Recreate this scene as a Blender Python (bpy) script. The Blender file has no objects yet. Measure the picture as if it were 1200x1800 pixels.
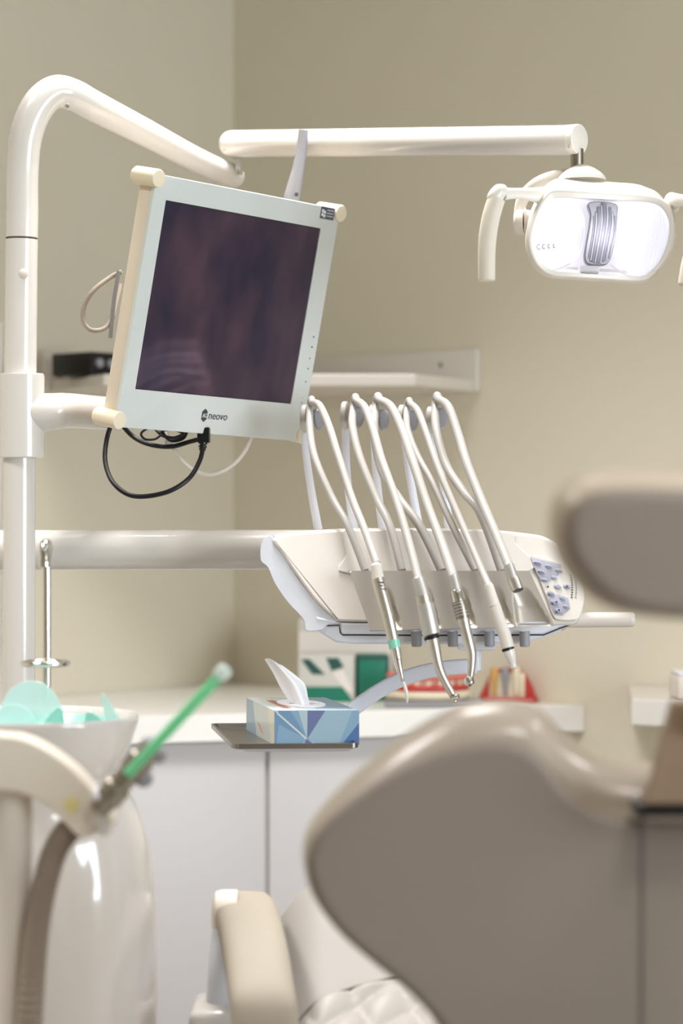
import bpy, bmesh, math, random
from mathutils import Vector, Matrix

random.seed(7)
SC = bpy.context.scene
COL = SC.collection
PI = math.pi
F = 4250.0            # focal length in pixels of the 1200 x 1800 frame
EYE = 1.28            # camera height

# ---------------------------------------------------------------- camera, world, exposure, lights
cam_d = bpy.data.cameras.new('camera')
cam = bpy.data.objects.new('camera', cam_d)
COL.objects.link(cam)
cam.location = (0, 0, EYE)
cam.rotation_euler = (PI / 2, 0, 0)
cam_d.sensor_fit = 'VERTICAL'
cam_d.sensor_height = 36
cam_d.lens = 85
cam_d.clip_start = 0.05
cam_d.dof.use_dof = True
cam_d.dof.focus_distance = 3.3
cam_d.dof.aperture_fstop = 3.4
SC.camera = cam

w = bpy.data.worlds.new('daylight')
SC.world = w
w.use_nodes = True
bg = w.node_tree.nodes['Background']
bg.inputs[0].default_value = (0.80, 0.90, 1.0, 1)
bg.inputs[1].default_value = 1.0

SC.view_settings.view_transform = 'Standard'
SC.view_settings.look = 'None'
SC.view_settings.exposure = -0.1
SC.view_settings.gamma = 1
SC.view_settings.use_curve_mapping = False

# room corner and the two wall directions (the camera looks into the corner)
CX, CY = -0.24, 5.38
U = Vector((0.752, -0.659, 0)).normalized()      # along the back wall, to the right
V = Vector((-0.659, -0.752, 0)).normalized()     # along the left wall, to the left
RU, RV, RH = 4.9, 6.3, 2.8


def rp(u, v, z=0.0):
    return Vector((CX, CY, 0)) + U * u + V * v + Vector((0, 0, z))


def area(name, loc, target, sx, sy, power, col):
    l = bpy.data.lights.new(name, 'AREA')
    l.shape = 'RECTANGLE'
    l.size = sx
    l.size_y = sy
    l.energy = power
    l.color = col
    o = bpy.data.objects.new(name, l)
    COL.objects.link(o)
    o.location = loc
    d = Vector(target) - Vector(loc)
    o.rotation_euler = d.to_track_quat('-Z', 'Y').to_euler()
    return o


PANELS = [(1.35, 1.3), (3.35, .85), (3.7, 2.9), (1.5, 4.1), (1.2, 2.75)]
PANEL_W = 21.0
for (pu, pv) in PANELS:
    p = rp(pu, pv, RH - 0.035)
    a = area('ceiling_panel_light', p, p - Vector((0, 0, 1)), 0.56, 0.56, PANEL_W, (1.0, 0.98, 0.985))
    a.data.spread = math.radians(104)
    a.rotation_euler = (0, 0, math.atan2(U.y, U.x))
WIN = (1.75, 1.5, 0.8)       # v centre, width, sill height
wc = rp(RU + 0.12, WIN[0], 1.48)
area('window_daylight', wc, wc - U, WIN[1], 1.3, 85.0, (0.82, 0.91, 1.0))


# ---------------------------------------------------------------- helpers
def P(px, py, Y):
    return Vector(((px - 600) / F * Y, Y, EYE - (py - 900) / F * Y))


def srgb(c):
    r = []
    for v in c:
        v = v / 255.0
        r.append(v / 12.92 if v <= 0.04045 else ((v + 0.055) / 1.055) ** 2.4)
    return tuple(r) + (1,)


def mat(name, col, rough=0.45, metal=0.0, coat=0.0, var=0.04, scale=30, bump=0.0, bscale=200, spec=0.5, trans=0.0, emit=None, estr=0, stretch=None, alpha=1.0, ior=1.45):
    m = bpy.data.materials.new(name)
    m.use_nodes = True
    nt = m.node_tree
    b = nt.nodes['Principled BSDF']
    b.inputs['Roughness'].default_value = rough
    b.inputs['Metallic'].default_value = metal
    b.inputs['Coat Weight'].default_value = coat
    b.inputs['Coat Roughness'].default_value = 0.06
    b.inputs['Specular IOR Level'].default_value = spec
    b.inputs['Transmission Weight'].default_value = trans
    b.inputs['Alpha'].default_value = alpha
    b.inputs['IOR'].default_value = ior
    c = srgb(col)
    tc = nt.nodes.new('ShaderNodeTexCoord')
    mp = nt.nodes.new('ShaderNodeMapping')
    nt.links.new(tc.outputs['Object'], mp.inputs[0])
    if stretch:
        mp.inputs['Scale'].default_value = stretch
    n = nt.nodes.new('ShaderNodeTexNoise')
    n.inputs['Scale'].default_value = scale
    n.inputs['Detail'].default_value = 4
    nt.links.new(mp.outputs[0], n.inputs['Vector'])
    mx = nt.nodes.new('ShaderNodeMix')
    mx.data_type = 'RGBA'
    mx.inputs[6].default_value = tuple(min(1, x * (1 - var)) for x in c[:3]) + (1,)
    mx.inputs[7].default_value = tuple(min(1, x * (1 + var)) for x in c[:3]) + (1,)
    nt.links.new(n.outputs['Fac'], mx.inputs[0])
    nt.links.new(mx.outputs[2], b.inputs['Base Color'])
    if bump:
        n2 = nt.nodes.new('ShaderNodeTexNoise')
        n2.inputs['Scale'].default_value = bscale
        nt.links.new(mp.outputs[0], n2.inputs['Vector'])
        bp = nt.nodes.new('ShaderNodeBump')
        bp.inputs['Strength'].default_value = bump
        bp.inputs['Distance'].default_value = 0.002
        nt.links.new(n2.outputs['Fac'], bp.inputs['Height'])
        nt.links.new(bp.outputs[0], b.inputs['Normal'])
    if emit:
        b.inputs['Emission Color'].default_value = srgb(emit)
        b.inputs['Emission Strength'].default_value = estr
    return m


M = dict(
    wall=mat('wall_paint', (228, 220, 200), 0.85, var=0.015, scale=3, bump=0.08, bscale=300, spec=0.2),
    ceil=mat('ceiling_paint', (200, 198, 194), 0.9, var=0.01),
    floor=mat('vinyl_floor', (150, 146, 140), 0.45, var=0.08, scale=8),
    enamel=mat('white_enamel', (222, 217, 210), 0.22, coat=0.5, var=0.012, scale=12),
    enamel2=mat('warm_white_enamel', (222, 214, 204), 0.35, coat=0.2, var=0.012, scale=12),
    shell=mat('white_shell_plastic', (222, 215, 206), 0.35, coat=0.2, var=0.01),
    coolplast=mat('cool_white_plastic', (226, 228, 236), 0.4, coat=0.1, var=0.01),
    film=mat('clear_cover_film', (232, 234, 240), 0.25, var=0.02, trans=0.35, bump=0.5, bscale=40),
    lampwhite=mat('lamp_plastic', (236, 230, 220), 0.35, coat=0.2, var=0.01),
    gripcream=mat('grip_plastic', (228, 218, 202), 0.5, var=0.015),
    cream=mat('cream_cap_plastic', (244, 231, 204), 0.4, var=0.015),
    side=mat('beige_side_plastic', (232, 219, 199), 0.5, var=0.015),
    bezel=mat('bezel_glass_white', (219, 224, 220), 0.18, coat=0.8, var=0.008, scale=6),
    chrome=mat('polished_chrome', (232, 230, 226), 0.14, metal=1, var=0.03),
    steel=mat('brushed_steel', (222, 216, 208), 0.34, metal=1, var=0.08, scale=60, stretch=(1, 1, 8)),
    steeldull=mat('satin_steel', (206, 203, 198), 0.42, metal=0.75, var=0.05),
    traymetal=mat('tray_steel', (150, 146, 142), 0.3, metal=1, var=0.15, scale=25),
    panel=mat('holder_panel_satin', (182, 174, 163), 0.36, metal=0.55, var=0.02),
    greyp=mat('grey_plastic', (150, 150, 154), 0.45, var=0.03),
    darkgrey=mat('dark_grey_plastic', (70, 70, 74), 0.5, var=0.05),
    black=mat('black_plastic', (18, 17, 19), 0.4, var=0.1),
    blackc=mat('black_cable_rubber', (14, 14, 20), 0.35, var=0.1),
    hose=mat('pale_silicone_hose', (176, 171, 164), 0.45, coat=0.1, var=0.02),
    whitec=mat('white_cable', (226, 218, 208), 0.4, var=0.02),
    greyc=mat('grey_cable', (170, 160, 148), 0.5, var=0.03),
    rim=mat('leather_light', (160, 148, 132), 0.36, coat=0.3, var=0.03, scale=20, bump=0.15, bscale=500),
    back=mat('leather_taupe', (124, 113, 102), 0.55, var=0.03, scale=15, bump=0.12, bscale=500),
    seat=mat('seat_leather', (156, 150, 143), 0.62, coat=0.0, var=0.02, bump=0.15, bscale=500),
    quilt=mat('quilted_leather', (164, 157, 149), 0.5, coat=0.0, var=0.02, bump=0.05, bscale=500),
    armpad=mat('armrest_leather', (160, 150, 134), 0.62, coat=0.0, var=0.03),
    thread=mat('dark_thread', (96, 88, 80), 0.8),
    lamin=mat('white_laminate', (206, 202, 201), 0.45, var=0.01),
    counter=mat('counter_laminate', (250, 247, 241), 0.35, coat=0.1, var=0.01),
    gap=mat('shadow_gap_board', (196, 190, 186), 0.7),
    porcelain=mat('white_porcelain', (214, 208, 201), 0.14, coat=0.8, var=0.008),
    aqua=mat('aqua_liner_plastic', (204, 236, 232), 0.3, var=0.03, trans=0.3, alpha=0.62),
    aquad=mat('aqua_glass_bowl', (160, 214, 200), 0.25, var=0.06, trans=0.2),
    green=mat('green_suction_tube', (128, 228, 166), 0.3, var=0.04, trans=0.25, coat=0.3),
    tipw=mat('frosted_tip_plastic', (226, 240, 232), 0.35, var=0.02, trans=0.3),
    brass=mat('aged_nickel', (158, 150, 138), 0.36, metal=0.9, var=0.12, scale=40),
    hosec=mat('corrugated_grey_hose', (140, 126, 112), 0.5, var=0.05),
    tealglass=mat('green_ring_plastic', (150, 226, 200), 0.2, var=0.05, trans=0.2),
    paper=mat('tissue_paper', (250, 250, 252), 0.8, var=0.01, bump=0.15, bscale=90, trans=0.0),
    gum=mat('red_gum_resin', (190, 60, 52), 0.35, coat=0.3, var=0.06),
    pinkgum=mat('pink_gum_resin', (222, 120, 106), 0.35, coat=0.3, var=0.05),
    tooth=mat('ivory_tooth_resin', (236, 224, 196), 0.35, var=0.05),
    toothb=mat('amber_tooth_resin', (214, 168, 96), 0.4, var=0.1),
    carton=mat('white_carton', (232, 224, 216), 0.6, var=0.01),
    cartong=mat('grey_white_carton', (206, 204, 196), 0.6, var=0.03),
    cartgreen=mat('green_carton_print', (30, 120, 96), 0.5, var=0.08),
    cartdark=mat('dark_green_print', (44, 84, 78), 0.5, var=0.08),
    violet=mat('keypad_lilac_grey', (162, 161, 172), 0.5, var=0.01),
    btn=mat('keypad_button', (156, 160, 178), 0.4, coat=0.1, var=0.02),
    ink=mat('dark_ink', (64, 64, 70), 0.5),
    inklight=mat('pale_ink', (196, 200, 206), 0.5),
    sticker=mat('slate_sticker', (92, 98, 112), 0.3, coat=0.3),
    white=mat('white_ink', (240, 240, 240), 0.5),
    reflector=mat('lamp_reflector', (240, 240, 250), 0.2, var=0.02, emit=(240, 240, 255), estr=0.62),
    lampin=mat('lamp_inner_housing', (245, 243, 243), 0.3, var=0.01, emit=(250, 248, 255), estr=0.3),
    louver=mat('louver_grey', (160, 158, 166), 0.5, metal=0.0, var=0.04),
    louverd=mat('louver_dark_grey', (112, 110, 122), 0.5, metal=0.0, var=0.04),
    lightpanel=mat('panel_diffuser', (255, 250, 240), 0.5, emit=(255, 246, 232), estr=1.5),
    glasssky=mat('bright_window_pane', (230, 240, 250), 0.1, emit=(220, 235, 255), estr=4.0),
    darkwood=mat('dark_wood_veneer', (62, 52, 48), 0.45, var=0.15, scale=6, stretch=(6, 6, 1)),
    bracket=mat('bracket_bronze_metal', (150, 128, 108), 0.42, metal=0.5, var=0.1, scale=30, bump=0.2, bscale=120),
    headrim=mat('leather_headrest_edge', (184, 170, 150), 0.38, coat=0.2, var=0.03, bump=0.15, bscale=500),
    amber=mat('amber_led', (250, 220, 150), 0.3),
    yellowish=mat('pale_yellow_cap', (226, 212, 150), 0.5),
)


def tex_mat(name, build, rough=0.5, coat=0.0, metal=0.0):
    m = bpy.data.materials.new(name)
    m.use_nodes = True
    nt = m.node_tree
    b = nt.nodes['Principled BSDF']
    b.inputs['Roughness'].default_value = rough
    b.inputs['Coat Weight'].default_value = coat
    b.inputs['Metallic'].default_value = metal
    build(nt, b)
    return m


def _screen(nt, b):
    tc = nt.nodes.new('ShaderNodeTexCoord')
    n = nt.nodes.new('ShaderNodeTexNoise')
    n.inputs['Scale'].default_value = 9
    n.inputs['Detail'].default_value = 2
    mp = nt.nodes.new('ShaderNodeMapping')
    mp.inputs['Scale'].default_value = (1.6, 1.6, 0.8)
    nt.links.new(tc.outputs['Object'], mp.inputs[0])
    nt.links.new(mp.outputs[0], n.inputs['Vector'])
    cr = nt.nodes.new('ShaderNodeValToRGB')
    cr.color_ramp.elements[0].position = 0.35
    cr.color_ramp.elements[0].color = srgb((56, 52, 66))
    cr.color_ramp.elements[1].position = 0.65
    cr.color_ramp.elements[1].color = srgb((86, 68, 78))
    nt.links.new(n.outputs['Fac'], cr.inputs[0])
    nt.links.new(cr.outputs[0], b.inputs['Base Color'])
    b.inputs['Specular IOR Level'].default_value = 0.85
    b.inputs['Specular Tint'].default_value = (0.86, 0.62, 0.95, 1)


M['screen'] = tex_mat('lcd_panel', _screen, 0.1)


def _glass(nt, b):
    out = nt.nodes['Material Output']
    tr = nt.nodes.new('ShaderNodeBsdfTransparent')
    gl = nt.nodes.new('ShaderNodeBsdfGlossy')
    gl.inputs['Roughness'].default_value = 0.05
    fr = nt.nodes.new('ShaderNodeFresnel')
    mx = nt.nodes.new('ShaderNodeMixShader')
    nt.links.new(fr.outputs[0], mx.inputs[0])
    nt.links.new(tr.outputs[0], mx.inputs[1])
    nt.links.new(gl.outputs[0], mx.inputs[2])
    nt.links.new(mx.outputs[0], out.inputs['Surface'])


M['pane'] = tex_mat('clear_pane', _glass)


class G:
    """collects geometry into one bmesh"""

    def __init__(s):
        s.bm = bmesh.new()

    def ring(s, pts):
        return [s.bm.verts.new(p) for p in pts]

    def bridge(s, a, b, close=True):
        n = len(a)
        for i in range(n if close else n - 1):
            j = (i + 1) % n
            try:
                s.bm.faces.new((a[i], a[j], b[j], b[i]))
            except ValueError:
                pass

    def cap(s, a, flip=False):
        try:
            s.bm.faces.new(a[::-1] if flip else a)
        except ValueError:
            pass

    def loft(s, rings, caps=True):
        rr = [s.ring(r) for r in rings]
        for a, b in zip(rr, rr[1:]):
            s.bridge(a, b)
        if caps:
            s.cap(rr[0], True)
            s.cap(rr[-1])
        return s

    def tube(s, pts, rad, seg=16, smooth=True, res=8, squash=1.0, up=None, caps=True):
        pts = [Vector(p) for p in pts]
        if not isinstance(rad, (list, tuple)):
            rad = [rad] * len(pts)
        if smooth and len(pts) > 2:
            pts, rad = crom(pts, rad, res)
        rings = []
        t0 = (pts[1] - pts[0]).normalized()
        ref = Vector(up) if up else (Vector((0, 0, 1)) if abs(t0.z) < 0.9 else Vector((0, 1, 0)))
        nx = t0.cross(ref).normalized()
        for i, p in enumerate(pts):
            a = pts[max(0, i - 1)]
            b = pts[min(len(pts) - 1, i + 1)]
            t = (b - a).normalized()
            nx = (nx - t * nx.dot(t)).normalized()
            ny = nx.cross(t)
            rings.append([p + nx * (math.cos(2 * PI * k / seg) * rad[i]) + ny * (math.sin(2 * PI * k / seg) * rad[i] * squash) for k in range(seg)])
        s.loft(rings, caps)
        return s

    def lathe(s, o, d, prof, seg=32, sq=1.0, ref=None):
        o = Vector(o)
        d = Vector(d).normalized()
        r = Vector(ref) if ref else (Vector((0, 0, 1)) if abs(d.z) < 0.9 else Vector((1, 0, 0)))
        x = d.cross(r).normalized()
        y = x.cross(d)
        s.loft([[o + d * t + x * (math.cos(2 * PI * k / seg) * max(q, 1e-5)) + y * (math.sin(2 * PI * k / seg) * max(q, 1e-5) * sq) for k in range(seg)] for t, q in prof])
        return s

    def box(s, c, size, axes=None, bev=0.0, seg=2):
        c = Vector(c)
        ax = axes or (Vector((1, 0, 0)), Vector((0, 1, 0)), Vector((0, 0, 1)))
        t = bmesh.new()
        bmesh.ops.create_cube(t, size=1)
        for v in t.verts:
            v.co = Vector((v.co.x * size[0], v.co.y * size[1], v.co.z * size[2]))
        if bev > 0:
            bmesh.ops.bevel(t, geom=t.edges[:], offset=bev, segments=seg, profile=0.5, affect='EDGES')
        mp = {}
        for v in t.verts:
            mp[v] = s.bm.verts.new(c + ax[0] * v.co.x + ax[1] * v.co.y + ax[2] * v.co.z)
        for f in t.faces:
            s.bm.faces.new([mp[v] for v in f.verts])
        t.free()
        return s

    def puff(s, outline, axes, o, prof):
        """outline 2-D, closed; prof = [(inset, depth)...]; axes = (u, v, n)"""
        u, v, n = axes
        rings = []
        for ins, dep in prof:
            rings.append([Vector(o) + u * p[0] + v * p[1] + n * dep for p in inset2(outline, ins)])
        s.loft(rings)
        return s

    def frame(s, outer, inner, axes, o, d0, d1, lip=0.0):
        u, v, n = axes

        def w3(p, d):
            return Vector(o) + u * p[0] + v * p[1] + n * d
        mid = [((a[0] + b[0]) / 2, (a[1] + b[1]) / 2) for a, b in zip(outer, inner)]
        loops = [[w3(p, d1) for p in outer], [w3(p, d0 + lip * .7) for p in outer], [w3(((a[0] * .7 + b[0] * .3), (a[1] * .7 + b[1] * .3)), d0) for a, b in zip(outer, inner)],
                 [w3(p, d0) for p in mid], [w3(p, d0 + lip) for p in inner], [w3(p, d1) for p in inner]]
        rr = [s.ring(l) for l in loops]
        for i in range(len(rr)):
            s.bridge(rr[i], rr[(i + 1) % len(rr)])
        return s

    def ball(s, c, r, seg=20):
        c = Vector(c)
        if not isinstance(r, (tuple, list)):
            r = (r, r, r)
        ret = bmesh.ops.create_uvsphere(s.bm, u_segments=seg, v_segments=seg // 2, radius=1)
        for v in ret['verts']:
            v.co = Vector((v.co.x * r[0], v.co.y * r[1], v.co.z * r[2])) + c
        return s


def normals2(o):
    n = len(o)
    ar = sum(o[i][0] * o[(i + 1) % n][1] - o[(i + 1) % n][0] * o[i][1] for i in range(n))
    sg = 1 if ar > 0 else -1
    out = []
    for i in range(n):
        a = o[i - 1]
        b = o[(i + 1) % n]
        t = Vector((b[0] - a[0], b[1] - a[1]))
        t = t.normalized() if t.length > 1e-9 else Vector((1, 0))
        out.append((t.y * sg, -t.x * sg))
    return out


def inset2(o, d):
    """inset a closed outline in small steps, evening out the spacing so it never folds over"""
    o = list(o)
    if abs(d) < 1e-9:
        return o
    k = max(1, int(math.ceil(abs(d) / 0.0015)))
    n = len(o)
    for _ in range(k):
        nr = normals2(o)
        o = [(p[0] - q[0] * d / k, p[1] - q[1] * d / k) for p, q in zip(o, nr)]
        if d > 0.006:
            nr = normals2(o)
            new = []
            for i in range(n):
                a, b, p = o[i - 1], o[(i + 1) % n], o[i]
                mx_, my_ = (a[0] + b[0]) / 2 - p[0], (a[1] + b[1]) / 2 - p[1]
                tn = mx_ * nr[i][0] + my_ * nr[i][1]
                new.append((p[0] + .5 * (mx_ - nr[i][0] * tn * .6), p[1] + .5 * (my_ - nr[i][1] * tn * .6)))
            o = new
    return o


def crom(pts, rad, res, closed=False):
    n = len(pts)
    op, orr = [], []
    rng = n if closed else n - 1
    for i in range(rng):
        g = (lambda k: k % n) if closed else (lambda k: min(max(k, 0), n - 1))
        p0, p1, p2, p3 = pts[g(i - 1)], pts[g(i)], pts[g(i + 1)], pts[g(i + 2)]
        for k in range(res):
            t = k / res
            op.append(0.5 * ((2 * p1) + (p2 - p0) * t + (2 * p0 - 5 * p1 + 4 * p2 - p3) * t * t + (3 * p1 - p0 - 3 * p2 + p3) * t ** 3))
            orr.append(rad[g(i)] * (1 - t) + rad[g(i + 1)] * t)
    if not closed:
        op.append(pts[-1])
        orr.append(rad[-1])
    return op, orr


def smooth2(pts, res=6):
    v = [Vector((p[0], p[1], 0)) for p in pts]
    o, _ = crom(v, [0] * len(v), res, True)
    return [(p.x, p.y) for p in o]


def wloc(o):
    p = Vector((0, 0, 0))
    while o is not None:
        p += o.location
        o = o.parent
    return p


def obj(name, g, m, parent=None, smooth=True, angle=38):
    """links collected geometry (given in world coordinates) as one mesh object"""
    bm = g.bm
    bmesh.ops.remove_doubles(bm, verts=bm.verts, dist=1e-6)
    ngons = any(len(f.verts) > 8 for f in bm.faces)
    bmesh.ops.recalc_face_normals(bm, faces=bm.faces)
    if parent is not None:
        base = wloc(parent)
        loc = Vector((0, 0, 0))
    else:
        lo = [min(v.co[i] for v in bm.verts) for i in range(3)]
        hi = [max(v.co[i] for v in bm.verts) for i in range(3)]
        base = Vector(((lo[0] + hi[0]) / 2, (lo[1] + hi[1]) / 2, lo[2]))
        loc = base.copy()
    for v in bm.verts:
        v.co -= base
    for f in bm.faces:
        f.smooth = smooth
    if smooth:
        ang = math.radians(angle)
        for e in bm.edges:
            if len(e.link_faces) == 2 and e.calc_face_angle(0) > ang:
                e.smooth = False
    me = bpy.data.meshes.new(name)
    bm.to_mesh(me)
    bm.free()
    me.materials.append(m)
    o = bpy.data.objects.new(name, me)
    COL.objects.link(o)
    o.parent = parent
    o.location = loc
    if smooth and ngons:
        wn = o.modifiers.new('weighted_normals', 'WEIGHTED_NORMAL')
        wn.keep_sharp = True
    return o


def empty(name, loc, label, cat, group=None):
    o = bpy.data.objects.new(name, None)
    o.empty_display_size = 0.05
    COL.objects.link(o)
    o.location = loc
    return tag(o, label, cat, group)


def tag(o, label=None, cat=None, group=None, kind=None):
    if label:
        o['label'] = label
    if cat:
        o['category'] = cat
    if group:
        o['group'] = group
    if kind:
        o['kind'] = kind
    return o


def text(name, s, size, origin, ux, uy, m, parent, extrude=0.0002, shear=0.0, align='LEFT', sx=1.0):
    c = bpy.data.curves.new(name, 'FONT')
    c.body = s
    c.size = size
    c.extrude = extrude
    c.shear = shear
    c.align_x = align
    c.materials.append(m)
    tmp = bpy.data.objects.new('tmp', c)
    COL.objects.link(tmp)
    me = bpy.data.meshes.new_from_object(tmp)
    bpy.data.objects.remove(tmp)
    o = bpy.data.objects.new(name, me)
    COL.objects.link(o)
    o.parent = parent
    uz = ux.cross(uy).normalized()
    rot = Matrix((ux, uy, uz)).transposed().to_4x4()
    o.matrix_basis = Matrix.Translation(origin - wloc(parent)) @ rot @ Matrix.Diagonal((sx, 1, 1, 1))
    return o


X, Y_, Z = Vector((1, 0, 0)), Vector((0, 1, 0)), Vector((0, 0, 1))
FRONT = (X, Z, Y_)       # outline axes for a shape facing the camera


def O2(pts, Y):
    """picture-plane outline at real distance Y, in metres, as (x, z)"""
    return [(P(a, b, Y).x, P(a, b, Y).z) for a, b in pts]


# ================================================================ ROOM
def slab(name, a, b, c, d, th, m):
    """wall panel through four corners with thickness th away from the room"""
    g = G()
    n = (b - a).cross(d - a).normalized() * th
    g.loft([[a, b, c, d], [a + n, b + n, c + n, d + n]])
    o = obj(name, g, m, smooth=False)
    o['kind'] = 'structure'
    return o


g = G().box(rp(RU / 2, RV / 2, -0.05), (RU + .3, RV + .3, 0.1), (U, V, Z))
tag(obj('floor', g, M['floor'], smooth=False), kind='structure')
g = G()
g.box(rp(RU / 2, RV / 2, RH + 0.05), (RU + .3, RV + .3, 0.1), (U, V, Z))
tag(obj('ceiling', g, M['ceil'], smooth=False), kind='structure')
g = G().box(rp(RU / 2, -0.05, RH / 2), (RU + .2, 0.1, RH), (U, V, Z))
tag(obj('wall_back', g, M['wall'], smooth=False), kind='structure')
g = G().box(rp(-0.05, RV / 2, RH / 2), (0.1, RV, RH), (U, V, Z))
tag(obj('wall_left', g, M['wall'], smooth=False), kind='structure')
g = G().box(rp(RU / 2, RV + 0.05, RH / 2), (RU + .2, 0.1, RH), (U, V, Z))
tag(obj('wall_front', g, M['wall'], smooth=False), kind='structure')
# right wall with a window opening
g = G()
v0, v1 = WIN[0] - WIN[1] / 2, WIN[0] + WIN[1] / 2
z0, z1 = WIN[2], WIN[2] + 1.35
g.box(rp(RU + .05, v0 / 2, RH / 2), (0.1, v0, RH), (U, V, Z))
g.box(rp(RU + .05, (v1 + RV) / 2, RH / 2), (0.1, RV - v1, RH), (U, V, Z))
g.box(rp(RU + .05, WIN[0], z0 / 2), (0.1, WIN[1], z0), (U, V, Z))
g.box(rp(RU + .05, WIN[0], (z1 + RH) / 2), (0.1, WIN[1], RH - z1), (U, V, Z))
tag(obj('wall_right', g, M['wall'], smooth=False), kind='structure')
g = G()
for a in (v0 + .025, WIN[0], v1 - .025):
    g.box(rp(RU + .05, a, (z0 + z1) / 2), (0.06, 0.05, z1 - z0), (U, V, Z), bev=.004)
for a in (z0 + .025, z1 - .025):
    g.box(rp(RU + .05, WIN[0], a), (0.06, WIN[1], 0.05), (U, V, Z), bev=.004)
wo = tag(obj('window_1', g, M['enamel2']), kind='structure')
# ceiling lights (real lamps, out of the frame)
for (pu, pv) in PANELS:
    p = rp(pu, pv, RH)
    t = empty('ceiling_light', p - Z * 0.03, 'square flat ceiling light panel in a white frame', 'ceiling light', 'ceiling light panels')
    obj('diffuser', G().box(p - Z * .012, (.56, .56, .012), (U, V, Z)), M['lightpanel'], t, smooth=False)
    fg = G()
    for s_ in (-1, 1):
        fg.box(p - Z * .015 + U * (.295 * s_), (.03, .62, .03), (U, V, Z), bev=.003)
        fg.box(p - Z * .015 + V * (.295 * s_), (.56, .03, .03), (U, V, Z), bev=.003)
    obj('frame', fg, M['enamel2'], t)

# ================================================================ CORNER COUNTER
HC = 0.90
Aend = rp(0.955, 0.003)      # where the front edge meets the back wall


def wall_v_hit(y_at, slope, x0, y0):
    """front line y = y0 + slope (x - x0) meets the left wall"""
    # C + V t
    t = (y0 + slope * (CX - x0) - CY) / (V.y - slope * V.x)
    return rp(0.003, t)


SL = 0.30
Bend = wall_v_hit(0, SL, Aend.x, Aend.y)
fdir = (Aend - Bend).normalized()
fn = Vector((fdir.y, -fdir.x, 0))       # toward the camera
if fn.y > 0:
    fn = -fn
g = G()
cpts = [rp(.003, .003), Aend, Aend + fn * 0.02, Bend + fn * 0.02, Bend]
prof = [(0.004, HC), (0.0, HC - .004), (0.0, HC - .046), (0.003, HC - .05)]
ol = [(p.x, p.y) for p in (rp(.003, .003), rp(.955, .003), Bend)]
g.loft([[Vector((q[0], q[1], HC - .05)) for q in ol], [Vector((q[0], q[1], HC - .002)) for q in ol], [Vector((q[0], q[1] + .0, HC)) for q in [((a[0] * .998 + -.1 * .002), (a[1] * .998 + 4.9 * .002)) for a in ol]]])
ct = obj('countertop', g, M['counter'], smooth=False)
tag(ct, 'white laminate corner worktop running from wall to wall behind the tissue box', 'worktop')

cab = empty('base_cabinet', (rp(.2, .3).x, rp(.2, .3).y, 0), 'white corner base cabinet with flat flush doors below the worktop', 'cabinet')
ins = 0.035
Ai, Bi = Aend - fn * ins - fdir * .12, Bend - fn * ins + fdir * .12
g = G()
o3 = [rp(.02, .02), rp(.02 + .84, .02), Ai, Bi]
g.loft([[Vector((q.x, q.y, 0.1)) - fn * 0 for q in o3], [Vector((q.x, q.y, HC - .052)) for q in o3]])
obj('carcass', g, M['gap'], cab, smooth=False)
g = G()
g.loft([[Vector((q.x, q.y, 0.0)) - fn * .05 for q in (rp(.12, .12), Ai, Bi)], [Vector((q.x, q.y, .1)) - fn * .05 for q in (rp(.12, .12), Ai, Bi)]])
obj('plinth', g, M['gap'], cab, smooth=False)
# doors: the gap seen at picture x 467
Yg = 4.55
for _ in range(20):
    gp = P(467, 1400, Yg)
    tt = (gp - Ai).dot(fdir)
    Yg = (Ai + fdir * tt).y
gap_t = (P(467, 1400, Yg) - Ai).dot(fdir)
L = (Bi - Ai).length
edges = [-0.0, gap_t, gap_t - .62, -L]
dh = HC - .055 - .11
for a, b in zip(edges, edges[1:]):
    c = Ai + fdir * ((a + b) / 2) + fn * .0055 + Z * (.11 + dh / 2)
    obj('door', G().box(c, (abs(a - b) - .009, .009, dh), (fdir, fn, Z), bev=.0015), M['lamin'], cab)

# ================================================================ CORNER SHELF
sh = empty('corner_shelf', (rp(.3, .3).x, rp(.3, .3).y, EYE + .245), 'white corner wall shelf with upright back strips behind the monitor', 'shelf')
zb, zt = EYE + .245, EYE + .268
w1 = rp(.69, .018)
w2 = rp(.018, .56)
f1 = Vector((.143, 4.69, 0))
f2 = Vector((-.462, 4.70, 0))
pl = [rp(.018, .018), w1, f1, f2, w2]


def inset(pts, k):
    c = sum(pts, Vector()) / len(pts)
    return [p + (c - p).normalized() * k for p in pts]


g = G()
g.loft([[p + Z * zb for p in inset(pl, .002)], [p + Z * (zb + .003) for p in pl], [p + Z * (zt - .003) for p in pl], [p + Z * zt for p in inset(pl, .002)]])
obj('board', g, M['enamel2'], sh, smooth=False)
for nm, a0, ax in (('back_strip', 0, 0), ('back_strip', 0, 1)):
    if ax == 0:
        c = rp(.358, .0095, EYE + .288)
        g = G().box(c, (.68, .017, .086), (U, V, Z), bev=.002)
    else:
        c = rp(.0095, .297, EYE + .288)
        g = G().box(c, (.017, .56, .086), (U, V, Z), bev=.002)
    obj(nm, g, M['enamel2'], sh)
sc_ = rp(.607, .019, EYE + .302)
obj('screw_cap', G().lathe(sc_, V, [(0, .0001), (0, .0055), (.001, .0055), (.0015, .0001)], 20), M['greyp'], sh)

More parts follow.
